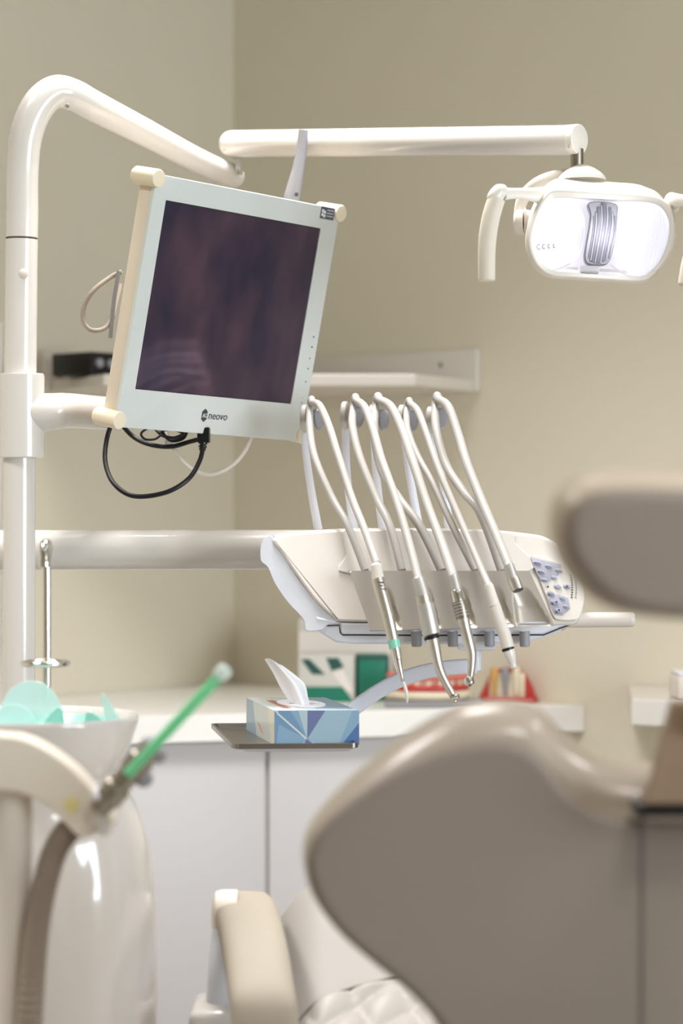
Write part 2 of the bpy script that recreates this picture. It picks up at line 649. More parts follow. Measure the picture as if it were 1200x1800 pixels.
# black audio box on the shelf
bx = P(125, 632, 4.83)
au = Vector((.72, -.69, 0)).normalized()
av = Vector((-.69, -.72, 0)).normalized()
near = Vector(((160 - 600) / F * 4.76, 4.76, 0))
am = empty('audio_amplifier', (near.x, near.y, zt), 'small black audio box with round knobs on the left of the corner shelf', 'amplifier')
h_ = .045
ca = near + Vector((-.32, .245, 0)).normalized() * .0
d1 = Vector((-.62, .60, 0)).normalized()
d1 = (Vector(((91 - 600) / F * 4.84, 4.84, 0)) - near)
d2 = Vector((.75, .66, 0)).normalized() * .06
cen = near + d1 * .5 + Vector((-d1.y, d1.x, 0)).normalized() * -.05
L1 = d1.length
e1 = d1.normalized()
e2 = Vector((e1.y, -e1.x, 0))
if e2.y < 0:
    e2 = -e2
cen = near + e1 * (L1 / 2) + e2 * .055
obj('case', G().box(cen + Z * (zt + h_ / 2 + .003), (L1, .11, h_), (e1, e2, Z), bev=.002), M['black'], am)
for k in range(3):
    kc = near + e2 * (.02 + .03 * k) - e1 * .0 + Z * (zt + .026)
    obj('knob', G().lathe(kc, -e1, [(0, .009), (.006, .009), (.007, .007), (.007, .0001)], 20), M['greyp'], am)
for k in (0, 1):
    for j in (0, 1):
        fc = near + e1 * (.01 + (L1 - .02) * k) + e2 * (.012 + .085 * j)
        obj('foot', G().box(fc + Z * (zt + .0015), (.008, .008, .003), (e1, e2, Z)), M['darkgrey'], am)

# tall white cupboard at the extreme left edge, standing on the worktop
tc_ = P(-92, 565, 4.55)
tw = empty('tall_cupboard', (tc_.x, tc_.y, HC), 'white upright cupboard at the left picture edge behind the pole', 'cupboard')
hh = EYE - (565 - 900) / F * 4.55 - HC
obj('body', G().box((tc_.x, tc_.y + .06, HC + hh / 2), (.2, .12, hh), bev=.003), M['enamel'], tw)
obj('door', G().box((tc_.x, tc_.y - .009, HC + hh / 2), (.196, .016, hh - .01), bev=.002), M['enamel'], tw)

# ================================================================ THINGS ON THE WORKTOP (blurred)
def carton(name, px0, px1, pt, pb, Y, depth, m, label, cat='box', yaw=0.0):
    a, b = P(px0, pb, Y), P(px1, pb, Y)
    top = P(px0, pt, Y).z
    c = (a + b) / 2
    t = empty(name, (c.x, c.y, HC), label, cat)
    ux = Vector((math.cos(yaw), math.sin(yaw), 0))
    uy = Vector((-math.sin(yaw), math.cos(yaw), 0))
    hgt = top - HC
    obj('carton_body', G().box(Vector((c.x, Y, HC + hgt / 2)) + uy * depth / 2, ((b - a).length, depth, hgt), (ux, uy, Z), bev=.0015), m, t)
    return t, Vector((c.x, Y, HC)), ux, uy, (b - a).length, hgt


t, c, ux, uy, wd, hg = carton('white_carton', 524, 688, 1088, 1212, 5.0, .05, M['carton'], 'tall plain white carton standing behind the green printed boxes', yaw=-.05)
obj('lid_flap', G().box(c + Z * (hg - .012) - uy * .001, (wd * .98, .002, .022), (ux, uy, Z)), M['cartong'], t)


def decal(name, pts, c, ux, uy, m, parent, off=.0012):
    g = G()
    g.loft([[c + ux * a + Z * b - uy * off for a, b in pts], [c + ux * a + Z * b - uy * (off - .001) for a, b in pts]])
    return obj(name, g, m, parent, smooth=False)


t, c, ux, uy, wd, hg = carton('glove_box', 524, 622, 1150, 1228, 4.84, .09, M['cartong'], 'pale grey carton with green stripes below the left of the instrument console', yaw=-.1)
decal('green_band', [(-wd / 2, .0), (wd / 2, .0), (wd * .3, .03), (-wd / 2, .03)], c, ux, uy, M['cartgreen'], t)
decal('dark_stripe', [(-wd * .45, .085), (-wd * .3, .085), (-wd * .02, .055), (-wd * .25, .055)], c, ux, uy, M['cartdark'], t)
decal('dark_stripe', [(-.0, .088), (wd * .22, .088), (wd * .32, .07), (wd * .1, .062)], c, ux, uy, M['cartdark'], t)
decal('pale_stripe', [(wd * .1, .058), (wd * .3, .066), (wd * .5, .02), (wd * .36, .022)], c, ux, uy, M['carton'], t)

t, c, ux, uy, wd, hg = carton('green_box', 629, 684, 1152, 1226, 4.86, .08, M['cartgreen'], 'solid green carton beside the striped glove box', yaw=.05)
decal('top_label', [(-wd * .5, hg - .008), (wd * .5, hg - .008), (wd * .5, hg - .001), (-wd * .5, hg - .001)], c, ux, uy, M['cartdark'], t)
decal('side_stripe', [(wd * .36, 0.002), (wd * .5, .002), (wd * .5, hg - .009), (wd * .42, hg - .009)], c, ux, uy, M['cartdark'], t)

# jaw model in a shallow tray
jc = P(762, 1232, 4.72)
t = empty('jaw_model', (jc.x, 4.74, HC), 'pink and red dental jaw model with white teeth in a grey tray', 'dental model')
obj('tray_base', G().box((jc.x, 4.74, HC + .006), (.19, .10, .010), bev=.003), M['greyp'], t)


def arch(cx, cy, z, rx, ry, r, n, m, name, a0=0.15, a1=0.85, sq=1.0):
    pts = [Vector((cx + rx * math.cos(PI + PI * (a0 + (a1 - a0) * i / n)), cy + ry * math.sin(PI + PI * (a0 + (a1 - a0) * i / n)), z)) for i in range(n + 1)]
    return obj(name, G().tube(pts, r, 12, True, 4, squash=sq), m, t), pts


_, ap = arch(jc.x - .01, 4.765, HC + .022, .075, .055, .011, 10, M['tooth'], 'plaster_base', 0, 1)
_, ap = arch(jc.x - .01, 4.762, HC + .036, .073, .054, .009, 10, M['gum'], 'lower_gum', 0, 1)
for i, p in enumerate(ap):
    obj('tooth', G().lathe(p + Z * .003, Z, [(0, .0055), (.008, .0065), (.012, .005), (.013, .001)], 10), M['tooth'], t)
_, ap2 = arch(jc.x - .01, 4.762, HC + .058, .073, .054, .009, 10, M['pinkgum'], 'upper_gum', 0, 1)

# red framed tooth display
rc = P(893, 1232, 4.82)
t = empty('tooth_display', (rc.x, 4.82, HC), 'red block display stand holding three large ivory tooth models', 'dental model')
ol = smooth2([(-.052, 0), (.05, 0), (.052, .02), (.042, .045), (.026, .066), (0, .07), (-.03, .062), (-.044, .04)], 4)
ol = [(rc.x + a, HC + max(b, 0.0005)) for a, b in ol]
obj('red_block', G().puff(ol, FRONT, (0, 4.80, 0), [(.004, 0), (0, .004), (0, .036), (.004, .04)]), M['gum'], t)
obj('white_plate', G().box((rc.x - .004, 4.797, HC + .036), (.07, .004, .05), bev=.001), M['tooth'], t)
for k, mm in enumerate(('toothb', 'greyp', 'tooth')):
    tx = rc.x - .03 + .022 * k
    obj('tooth', G().lathe((tx, 4.789, HC + .014), Z, [(0, .001), (.008, .004), (.028, .006), (.044, .0085), (.056, .0075), (.06, .001)], 14), M[mm], t)
obj('foot_rail', G().box((rc.x, 4.79, HC + .006), (.1, .022, .012), bev=.003), M['gum'], t)

# right hand white worktop end
rt = P(1110, 1229, 4.3)
dk = empty('wall_desk', (rt.x + .25, 4.42, EYE - .37), 'white thick desk top on the back wall at the right edge', 'desk')
g = G()
zt2 = EYE - (1229 - 900) / F * 4.3
pp = [Vector((rt.x, 4.3, 0)), Vector((rt.x + .55, 4.15, 0)), Vector((rt.x + .62, 4.235, 0)) + (U * 0)]
# back points on the wall
def wall_at_x(x):
    s = (x - CX) / U.x
    return rp(s, .002)
wa, wb = wall_at_x(rt.x + .04), wall_at_x(rt.x + .62)
wa.z = wb.z = 0
pp = [Vector((rt.x, 4.3, 0)), Vector((rt.x + .6, 3.95, 0)), wb, wa]
g.loft([[p + Z * (zt2 - .046) for p in inset(pp, .002)], [p + Z * (zt2 - .043) for p in pp], [p + Z * (zt2 - .003) for p in pp], [p + Z * zt2 for p in inset(pp, .002)]])
obj('desk_top', g, M['enamel'], dk, smooth=False)
obj('bracket', G().box((rt.x + .3, 4.35, zt2 - .08), (.02, .2, .066)), M['enamel2'], dk)
pc = P(1215, 1215, 4.3)
t = empty('printer_box', (pc.x + .02, 4.3, zt2), 'small pale box standing on the white desk top at the right edge', 'box')
obj('housing', G().box((pc.x + .03, 4.32, zt2 + .022), (.12, .12, .044), bev=.006), M['enamel2'], t)
obj('lid', G().box((pc.x + .03, 4.32, zt2 + .046), (.114, .114, .004), bev=.0015), M['coolplast'], t)

wc_ = rp(3.05, .22, 0)  # unseen cupboard, added so the monitor screen has something dark to reflect
wr = empty('added_reflection_cupboard', wc_, 'unseen dark brown cupboard added beyond the right edge for the screen to reflect', 'cupboard')
obj('carcass', G().box(rp(3.05, .22, 1.0), (1.1, .42, 2.0), (U, V, Z), bev=.004), M['darkwood'], wr)
for k in (-1, 1):
    d_ = obj('door', G().box(rp(3.05 + k * .272, .442, 1.0), (.54, .02, 1.96), (U, V, Z), bev=.002), M['darkwood'], wr)
    obj('handle', G().box(rp(3.05 + k * .03, .46, 1.05), (.012, .02, .18), (U, V, Z), bev=.003), M['steeldull'], d_)

# ================================================================ DENTAL UNIT STAND
YP = 3.36
rP = 28.5 * YP / F
base = P(31, 1200, YP)
st = empty('unit_column', (base.x, base.y, 0), 'white enamelled tubular column with collar and bent top tube at left', 'column')
top_j = P(38, 420, YP)
low = Vector((P(30, 1900, YP).x, YP, 0.03))
obj('lower_tube', G().tube([low, P(34, 800, YP)], rP, 40, False), M['enamel'], st)
obj('middle_tube', G().tube([P(34.5, 760, YP), P(38, 421.5, YP)], rP * 1.0, 40, False), M['enamel'], st)
obj('joint_ring', G().tube([P(38, 422, YP), P(38, 418, YP)], rP * .965, 40, False), M['thread'], st)
bend = [(38.3, 418, 3.36), (39, 370, 3.36), (39.5, 300, 3.36), (46, 238, 3.36), (66, 188, 3.365), (96, 162, 3.375), (128, 167, 3.39), (165, 187, 3.42), (250, 231, 3.52), (340, 279, 3.65), (408, 310, 3.75)]
pts = [P(*b) for b in bend]
rads = [rP, rP, rP, rP * 1.02, rP * 1.04, rP * 1.03, rP * 1.0, rP * .98, rP * .92, rP * .85, rP * .8]
gg = G().tube(pts, rads, 40, True, 8)
dd = (pts[-1] - pts[-2]).normalized()
gg.lathe(pts[-1] - dd * .001, dd, [(0, rP * .8), (.008, rP * .78), (.016, rP * .62), (.021, rP * .35), (.0225, .0001)], 40)
obj('bent_tube', gg, M['enamel'], st)
obj('grub_screw', G().lathe(P(119, 186, 3.35), (-.2, -1, -.4), [(0, .003), (.002, .003), (.002, .0001)], 12), M['steel'], st)
cb = P(41, 481, YP - rP)
obj('cap_button', G().lathe(cb + Y_ * .002, (0, -1, 0), [(0, .0068), (.002, .0068), (.0035, .005), (.004, .0001)], 24), M['enamel2'], st)
# collar
cg = G()
cc0, cc1 = P(38.5, 805, YP), P(38.5, 657, YP)
rc_ = 39.5 * YP / F
Lc = (cc1 - cc0).length
cg.lathe(cc0, cc1 - cc0, [(0, rc_ * .75), (0, rc_ * .96), (.002, rc_), (Lc - .003, rc_), (Lc, rc_ * .96), (Lc, rc_ * .72)], 48)
obj('collar', cg, M['enamel'], st)
# monitor arm off the collar
ma = [P(50, 726, YP), P(90, 724, YP), P(120, 722, 3.38), (P(230, 726, 3.5)), P(330, 700, 3.6)]
obj('monitor_arm', G().tube(ma, [.027, .0262, .0246, .0235, .021], 32, True, 8), M['enamel'], st)
obj('arm_bolt', G().lathe(P(79, 706, YP - .012), (1, -.3, 0), [(0, .004), (.003, .004), (.004, .0001)], 16), M['chrome'], st)
# horizontal delivery arm
ga = G()
pa, pb = P(-260, 967, 3.46), P(640, 966, 3.46)
ga.tube([pa, pb], 35 * 3.46 / F, 40, False)
obj('delivery_arm', ga, M['enamel'], st)
obj('riser', G().tube([Vector((pa.x + .03, 3.46, pa.z)), Vector((pa.x + .03, 3.46, 0.03))], .04, 32, False), M['enamel'], st)
obj('floor_plate', G().box((base.x - .12, 3.42, .015), (.55, .3, .03), bev=.006), M['enamel2'], st)

# ================================================================ OPERATING LIGHT
le, re = P(408, 253, 3.72), P(1008, 246.5, 3.3)
rl = .0208
ol_ = empty('operating_light', P(1014, 290, 3.3), 'lit white operating lamp with two handles hanging from its long horizontal arm', 'lamp')
ga = G().tube([le, re], rl, 40, False)
ad = (re - le).normalized()
ga.lathe(le, -ad, [(0, rl), (.006, rl * .97), (.013, rl * .78), (.018, rl * .45), (.0195, .0001)], 40)
obj('spring_arm', ga, M['enamel'], ol_)
capd = Vector((.80, -.60, 0)).normalized()
obj('arm_end_cap', G().lathe(re - ad * .012, (ad * .45 + capd * .55).normalized(), [(0, rl * 1.0), (.018, rl * 1.02), (.021, rl * .99), (.0225, rl * .9), (.023, .0001)], 40), M['lampwhite'], ol_)
obj('arm_screw', G().lathe(P(1000, 257, 3.3 - rl * .97), (0, -1, -.2), [(0, .0024), (.002, .0024), (.0022, .0001)], 14), M['steel'], ol_)
obj('arm_screw', G().lathe(P(394, 265, 3.72 - rl * .9), (0, -1, -.2), [(0, .0022), (.002, .0022), (.0022, .0001)], 14), M['steel'], ol_)
pl0 = P(414, 300, 3.74)
obj('rear_pivot', G().tube([pl0, P(414, 262, 3.74)], .0065, 24, False).lathe(P(419, 308, 3.725), Z, [(0, .007), (.012, .007), (.03, .0035), (.036, .0035), (.036, .0001)], 20), M['chrome'], ol_)
obj('front_pivot', G().tube([P(1014, 296, 3.3), P(1014, 262, 3.3)], .0087, 28, False), M['brass'], ol_)
# yoke dome + hook arm
dm = P(1022, 318, 3.3)
gd = G().lathe(dm, Z, [(0, .0001), (0, .041), (.004, .0405), (.010, .034), (.016, .024), (.0205, .013), (.0215, .011), (.022, .0001)], 40, sq=.8)
obj('yoke_dome', gd, M['lampwhite'], ol_)
obj('dome_screw', G().lathe(P(1025, 297, 3.3 - .0145), (0, -1, .3), [(0, .0017), (.002, .0017), (.002, .0001)], 12), M['black'], ol_)
hk = [P(1000, 312, 3.31), P(972, 314, 3.31), P(945, 324, 3.31), P(924, 342, 3.315), P(915, 362, 3.315), P(913, 392, 3.315)]
obj('yoke_arm', G().tube(hk, [.012, .011, .010, .009, .0085, .0085], 20, True, 8, squash=.62, up=(0, 1, 0)), M['lampwhite'], ol_)
obj('yoke_ear', G().lathe(P(905, 391, 3.31), (1, -.25, 0), [(0, .001), (0, .0145), (.003, .0175), (.011, .0175), (.013, .016), (.013, .001)], 32), M['lampwhite'], ol_)
obj('tilt_knob', G().lathe(P(921, 386, 3.305), (1, -.1, 0), [(0, .016), (.002, .016), (.002, .0135), (.016, .012), (.016, .0001)], 28), M['enamel2'], ol_)


def L8(pts):  # lamp zoom window to full picture coordinates
    return [(920 + a * .2333, 320 + b * .2333) for a, b in pts]


outer = smooth2(L8([(240, 42), (480, 58), (760, 78), (960, 95), (1060, 130), (1130, 210), (1152, 330), (1135, 470), (1070, 610), (985, 715), (880, 755), (620, 742), (380, 728), (210, 712), (110, 655), (45, 560), (20, 440), (40, 310), (95, 180), (160, 85)]), 6)
inner = smooth2(L8([(270, 108), (490, 118), (750, 132), (940, 142), (1035, 175), (1090, 250), (1106, 340), (1090, 450), (1035, 580), (960, 668), (870, 708), (620, 696), (380, 680), (230, 664), (155, 620), (110, 540), (92, 440), (105, 340), (150, 220), (200, 140)]), 6)
YL = 3.2
o2, i2 = O2(outer, YL), O2(inner, YL)
lc = P(1062, 415, YL)
gfr = G().frame(o2, i2, FRONT, (0, YL, 0), 0, .022, .006)
obj('front_frame', gfr, M['lampwhite'], ol_)
# housing behind the frame
gh = G()


def ringk(k, kz, dy, dz, dx=0.0):
    return [Vector((lc.x + (a - lc.x) * k + dx, YL + dy, lc.z + (b - lc.z) * kz + dz)) for a, b in o2]


gh.loft([ringk(.99, .985, .012, 0), ringk(.985, .985, .028, .006), ringk(.95, .93, .05, .020), ringk(.82, .80, .08, .036), ringk(.5, .5, .105, .042), ringk(.1, .1, .112, .042)], caps=False)
gh.cap(gh.bm.verts[:][-len(o2):])
# hollow: inner shell facing the opening
ho = obj('housing', gh, M['lampwhite'], ol_)
# reflector chamber floor
gi = G()
gi.loft([[Vector((a, YL + .012, b)) for a, b in O2(inner, YL)], [Vector((lc.x + (a - lc.x) * .93, YL + .045, lc.z + (b - lc.z) * .9 + .004)) for a, b in O2(inner, YL)]], caps=False)
rr = [v for v in gi.bm.verts][len(inner):]
gi.cap(rr)
obj('inner_housing', gi, M['lampin'], ol_)


def fluted(cxp, cyp, rxp, ryp, tilt, name):
    """ribbed concave half reflector with real flutes"""
    g = G()
    nx_, ny_ = 96, 20
    grid = []
    for j in range(ny_ + 1):
        row = []
        vv = -1 + 2 * j / ny_
        for i in range(nx_ + 1):
            uu = -1 + 2 * i / nx_
            k = math.sqrt(max(0, 1 - .5 * vv * vv))
            k2 = math.sqrt(max(0, 1 - .5 * uu * uu))
            x_, y_ = uu * k * rxp, vv * k2 * ryp
            q = math.sin(i * 2 * PI / 6.0) * .0011
            dep = .036 - .022 * min(1, (uu * uu + vv * vv) / 1.6) + q
            p = P(cxp + x_ * math.cos(tilt) - y_ * math.sin(tilt), cyp + y_ * math.cos(tilt) + x_ * math.sin(tilt), YL)
            p.y = YL + dep
            row.append(g.bm.verts.new(p))
        grid.append(row)
    for j in range(ny_):
        for i in range(nx_):
            g.bm.faces.new((grid[j][i], grid[j][i + 1], grid[j + 1][i + 1], grid[j + 1][i]))
    return obj(name, g, M['reflector'], ol_, angle=80)


fluted(988, 408, 44, 62, .10, 'reflector')
fluted(1128, 417, 50, 64, .10, 'reflector')
for a, b in (((1005, 461), (960, 476)), ((1075, 463), (1130, 486))):
    obj('reflector_edge', G().tube([P(a[0], a[1], YL) + Y_ * .016, P((a[0] + b[0]) / 2, b[1] - 5, YL) + Y_ * .016, P(b[0], b[1], YL) + Y_ * .016], .0012, 8, True, 5), M['lampin'], ol_)
# shield with louvres
shp = O2(smooth2(L8([(505, 140), (700, 150), (716, 230), (712, 330), (690, 480), (655, 590), (600, 615), (500, 608), (470, 560), (480, 470), (505, 330), (515, 230)]), 4), 3.19)
obj('bulb_shield', G().puff(shp, FRONT, (0, 3.207, 0), [(.0012, 0), (0, .001), (0, .02), (.001, .022)]), M['louver'], ol_)
for k, (gp3, wgr) in enumerate((([(568, 185), (562, 350), (522, 596)], .0048), ([(604, 146), (612, 300), (560, 604)], .0056), ([(652, 188), (650, 340), (602, 592)], .0048), ([(690, 250), (688, 360), (644, 572)], .0018), ([(532, 250), (528, 350), (492, 570)], .0018))):
    pa_ = [P(*L8([q])[0], 3.2) for q in gp3]
    for p in pa_:
        p.y = 3.2068
    obj('louvre_slot', G().tube(pa_, wgr / 2, 10, True, 6, squash=.5, up=(0, 1, 0)), M['louverd'], ol_)
for k, gp3 in enumerate(([(588, 170), (590, 320), (541, 604)], [(632, 165), (633, 320), (582, 604)], [(672, 230), (672, 350), (625, 584)], [(549, 225), (545, 350), (507, 588)])):
    pa_ = [P(*L8([q])[0], 3.2) for q in gp3]
    for p in pa_:
        p.y = 3.2062
    obj('louvre_ridge', G().tube(pa_, .0011, 10, True, 6), M['louver'], ol_)
obj('bulb_socket', G().box(P(1037, 474, 3.2) + Y_ * .02, (.026, .02, .013), bev=.002), M['lampin'], ol_)
obj('socket_clip', G().box(P(1038, 478, 3.2) + Y_ * .009, (.022, .004, .003), bev=.001), M['greyp'], ol_)
for k in range(4):   # small embossed marks seen through the cover
    obj('emboss_mark', G().tube([P(948 + k * 9, 432 - k * .6, YL) + Y_ * .014 + Vector((.0022 * math.cos(a) * (1 - .18 * k), 0, .0034 * math.sin(a) * (1 - .1 * k))) for a in [i * PI / 5 + .8 for i in range(9)]], .0005, 6, True, 3), M['greyp'], ol_)
gp_ = G()
gp_.loft([[Vector((a, YL + .0075, b)) for a, b in i2], [Vector((a, YL + .0095, b)) for a, b in i2]])
obj('lens_cover', gp_, M['pane'], ol_, smooth=False)
# handles
for sgn in (0, 1):
    if sgn == 0:
        arm = [P(958, 346, 3.225), P(935, 342, 3.2), P(905, 340, 3.18), P(884, 341, 3.165)]
        kn = [P(888, 336, 3.165), P(878, 337, 3.163), P(870, 346, 3.162), P(868, 352, 3.162)]
        gr = [P(872, 350, 3.162), P(863, 380, 3.16), P(857, 415, 3.158), P(855, 450, 3.156), P(855, 491, 3.155)]
    else:
        arm = [P(1181, 356, 3.225), P(1190, 352, 3.2), P(1212, 354, 3.18), P(1230, 356, 3.165)]
        kn = [P(1226, 350, 3.165), P(1236, 352, 3.163), P(1241, 362, 3.162), P(1241, 368, 3.162)]
        gr = [P(1240, 366, 3.162), P(1232, 395, 3.16), P(1222, 430, 3.158), P(1212, 465, 3.156), P(1206, 500, 3.155)]
    obj('handle_arm', G().tube(arm, [.014, .009, .007, .0085], 20, True, 6, squash=.8, up=(0, 1, 0)), M['lampwhite'], ol_)
    obj('handle_knuckle', G().tube(kn, [.0075, .0105, .0105, .0095], 20, True, 6), M['lampwhite'], ol_)
    gg = G().tube(gr, [.0115, .0118, .0118, .0115, .0112], 24, True, 8)
    dd = (gr[-1] - gr[-2]).normalized()
    gg.lathe(gr[-1] - dd * .0005, dd, [(0, .0112), (.002, .0105), (.003, .0085), (.003, .0001)], 24)
    obj('handle_grip', gg, M['gripcream'], ol_)
bl = bpy.data.lights.new('bulb', 'POINT')
bl.energy = 0.12
bl.shadow_soft_size = .01
bl.color = (.95, .96, 1)
bo = bpy.data.objects.new('bulb', bl)
COL.objects.link(bo)
bo.location = P(1062, 412, YL) + Y_ * -.02

# ================================================================ MONITOR
ex = Vector((.638, .770, -.028)).normalized()
ey = Vector((.169, -.104, .98))
ey = (ey - ex * ey.dot(ex)).normalized()
en = ex.cross(ey)          # out of the screen, towards the viewer
SM = 3.40 / 3.547
C0 = Vector((-.162, 3.547, .302)) * SM + Vector((0, 0, EYE))


def on_mon(px, py, off=0.0):
    """ray through the picture meets the monitor's front plane; local (x, y)"""
    o = Vector((0, 0, EYE))
    d = Vector(((px - 600) / F, 1, -(py - 900) / F))
    t = (C0 + en * off - o).dot(en) / d.dot(en)
    q = o + d * t - C0
    return q.dot(ex), q.dot(ey)


def mp_(x, y, d=0.0):
    return C0 + ex * x + ey * y + en * d


TL, TR, BR, BL = on_mon(282, 303), on_mon(599, 371), on_mon(528, 776), on_mon(199, 750)
hw_l, hw_r = (TL[0] + BL[0]) / 2, (TR[0] + BR[0]) / 2
hh_b, hh_t = (BL[1] + BR[1]) / 2, (TL[1] + TR[1]) / 2
MA = (ex, ey, en)
mo = empty('monitor', mp_(0, hh_b, -.03), 'flat square monitor with white glass bezel tilted on its arm, dark screen', 'monitor')
sw, shh = .169 * SM, .135 * SM
mcx, mcy = (hw_l + hw_r) / 2, (hh_b + hh_t) / 2
MW, MH = hw_r - hw_l, hh_t - hh_b
TH = .028
obj('side_case', G().box(mp_(mcx, mcy, -TH / 2 - .005), (MW - .004, MH - .008, TH), MA, bev=.004), M['side'], mo)
obj('rear_housing', G().box(mp_(mcx, mcy, -TH - .03), (MW * .6, MH * .6, .05), MA, bev=.012), M['side'], mo)
obj('arm_mount', G().tube([mp_(mcx, mcy, -TH - .03), mp_(mcx, mcy - .0, -TH - .085)], .03, 24, False).box(mp_(mcx, mcy - .06, -TH - .085), (.05, .16, .03), MA, bev=.006), M['enamel2'], mo)
# bezel plate as four-sided frame so the screen sits recessed
go = G()
rc4 = lambda x0, x1, y0, y1, r=.002: [(x0 + r, y0), (x1 - r, y0), (x1, y0 + r), (x1, y1 - r), (x1 - r, y1), (x0 + r, y1), (x0, y1 - r), (x0, y0 + r)]
outr = rc4(hw_l, hw_r, hh_b, hh_t, .004)
innr = rc4(-sw, sw, -shh, shh, .0006)
rr = [go.ring([mp_(a, b, d) for a, b in pts]) for pts, d in ((outr, -.006), (outr, -.001), (rc4(hw_l + .001, hw_r - .001, hh_b + .001, hh_t - .001, .004), 0), (innr, 0), (innr, -.006))]
for i in range(len(rr)):
    go.bridge(rr[i], rr[(i + 1) % len(rr)])
obj('bezel', go, M['bezel'], mo, angle=20)
obj('screen_border', G().box(mp_(0, 0, -.0045), (sw * 2 + .004, shh * 2 + .004, .003), MA), M['black'], mo, smooth=False)
obj('screen', G().box(mp_(0, 0, -.0018), (sw * 2 - .002, shh * 2 - .002, .0022), MA), M['screen'], mo, smooth=False)
for (xx, yy) in ((hw_l, hh_t), (hw_r, hh_t), (hw_l, hh_b), (hw_r, hh_b)):
    sx_ = 1 if xx < 0 else -1
    cx_ = xx + sx_ * .001
    cy_ = yy - .006 if yy > 0 else yy + .0095
    rr_ = .0125
    obj('corner_cap', G().lathe(mp_(cx_, cy_, -TH - .012), en, [(0, .0001), (0, rr_ * .9), (.002, rr_), (TH + .014, rr_), (TH + .016, rr_ * .93), (TH + .0165, rr_ * .8), (TH + .0168, .0001)], 32), M['cream'], mo)
# logo
lx, ly = on_mon(356, 731)
hexp = [(0, .0095), (.0052, .006), (.0055, -.005), (0, -.0095), (-.0055, -.006), (-.0055, .005)]
lx, ly = on_mon(359, 730)
gl = G()
gl.loft([[mp_(lx + a, ly + b, .0001) for a, b in hexp], [mp_(lx + a, ly + b, .0005) for a, b in hexp]])
obj('logo_emblem', gl, M['ink'], mo, smooth=False)
text('logo_initials', 'AG', .0085, mp_(lx - .0046, ly - .0032, .0008), ex, ey, M['white'], mo, shear=.1, sx=.75)
tx_, ty_ = on_mon(365, 735)
text('logo_text', 'neovo', .0158, mp_(tx_, ty_ - .001, .0004), ex, ey, M['ink'], mo, shear=.08, sx=1.0)
# sticker
sx0, sy0 = on_mon(575, 375)
sx0 = min(sx0, hw_r - .024)
obj('sticker', G().box(mp_(sx0, sy0, .0004), (.030, .0175, .0008), MA), M['sticker'], mo, smooth=False)
for k in range(4):
    dx_, dy_ = (k % 2) * .0048, (k // 2) * .0055
    obj('sticker_flag', G().box(mp_(sx0 - .0115 + dx_, sy0 - .003 + dy_ - (k % 2) * .0015, .001), (.004, .0045, .0004), MA), M['white'], mo, smooth=False)
for k in range(3):
    obj('sticker_line', G().box(mp_(sx0 + .005, sy0 + .0045 - k * .0042, .001), (.014, .0016, .0004), MA), M['inklight'], mo, smooth=False)
# touch marks down the right bezel
for i, (bx_, by_) in enumerate(((551, 592), (548, 610), (544, 630), (541, 648), (537, 671), (532, 700), (530, 708))):
    a, b = on_mon(bx_, by_)
    rr_ = .0014 if i < 2 else .0011
    obj('touch_mark', G().lathe(mp_(a, b, .0001), en, [(0, rr_), (.0004, rr_), (.0004, .0001)], 12), M['amber' if i == 5 else 'ink'], mo)
obj('mark_bar', G().box(mp_(*on_mon(541, 648), .0005), (.0025, .0007, .0004), MA), M['ink'], mo)
# cables (parts of the monitor)
def cab_(name, pts, r, m, seg=12):
    return obj(name, G().tube([P(*p) for p in pts], r, seg, True, 8), m, mo)


cab_('power_cable', [(200, 735, 3.42), (188, 770, 3.42), (185, 812, 3.4), (200, 850, 3.38), (235, 872, 3.37), (290, 866, 3.37), (330, 843, 3.38), (350, 812, 3.40), (357, 785, 3.41), (359, 768, 3.42)], .0034, M['blackc'])
cab_('video_cable', [(205, 735, 3.46), (232, 766, 3.46), (262, 781, 3.45), (300, 785, 3.45), (335, 776, 3.45), (358, 770, 3.45)], .0034, M['blackc'])
cab_('thin_loop_cable', [(290, 745, 3.44), (262, 752, 3.43), (248, 762, 3.43), (255, 772, 3.43), (272, 772, 3.43), (285, 765, 3.43), (300, 772, 3.43), (318, 765, 3.44), (330, 752, 3.45)], .0017, M['blackc'])
cab_('coiled_cable', [(270, 750, 3.45), (285, 765, 3.44), (305, 770, 3.44), (322, 762, 3.44), (305, 755, 3.44), (285, 758, 3.44), (300, 774, 3.45), (322, 770, 3.45), (330, 752, 3.46)], .0026, M['blackc'])
cab_('white_cable', [(288, 745, 3.47), (296, 770, 3.46), (312, 800, 3.45), (340, 826, 3.45), (372, 834, 3.45), (408, 818, 3.46), (432, 790, 3.48), (445, 755, 3.50)], .0030, M['whitec'])
obj('cable_tie', G().lathe(P(293, 770, 3.46), (.3, 0, -1), [(0, .002), (.002, .0048), (.008, .0048), (.011, .002)], 16), M['whitec'], mo)
obj('cable_plug', G().box(P(358, 765, 3.415), (.018, .014, .022), (X, Y_, Z), bev=.002).lathe(P(357, 777, 3.412), (-.1, 0, -1), [(0, .0062), (.003, .0062), (.003, .0045), (.005, .0045), (.005, .0058), (.008, .0058), (.008, .004), (.010, .0052), (.013, .0036)], 16), M['blackc'], mo)
cab_('grey_cable_loop', [(214, 478, 3.42), (195, 487, 3.42), (165, 510, 3.41), (148, 538, 3.41), (147, 565, 3.41), (160, 580, 3.41), (182, 578, 3.42), (197, 560, 3.43), (205, 530, 3.44), (212, 500, 3.45)], .0034, M['greyc'])
obj('cable_guide', G().tube([P(209, 476, 3.415), P(200, 530, 3.42), P(194, 594, 3.425)], .0030, 10), M['greyp'], mo)

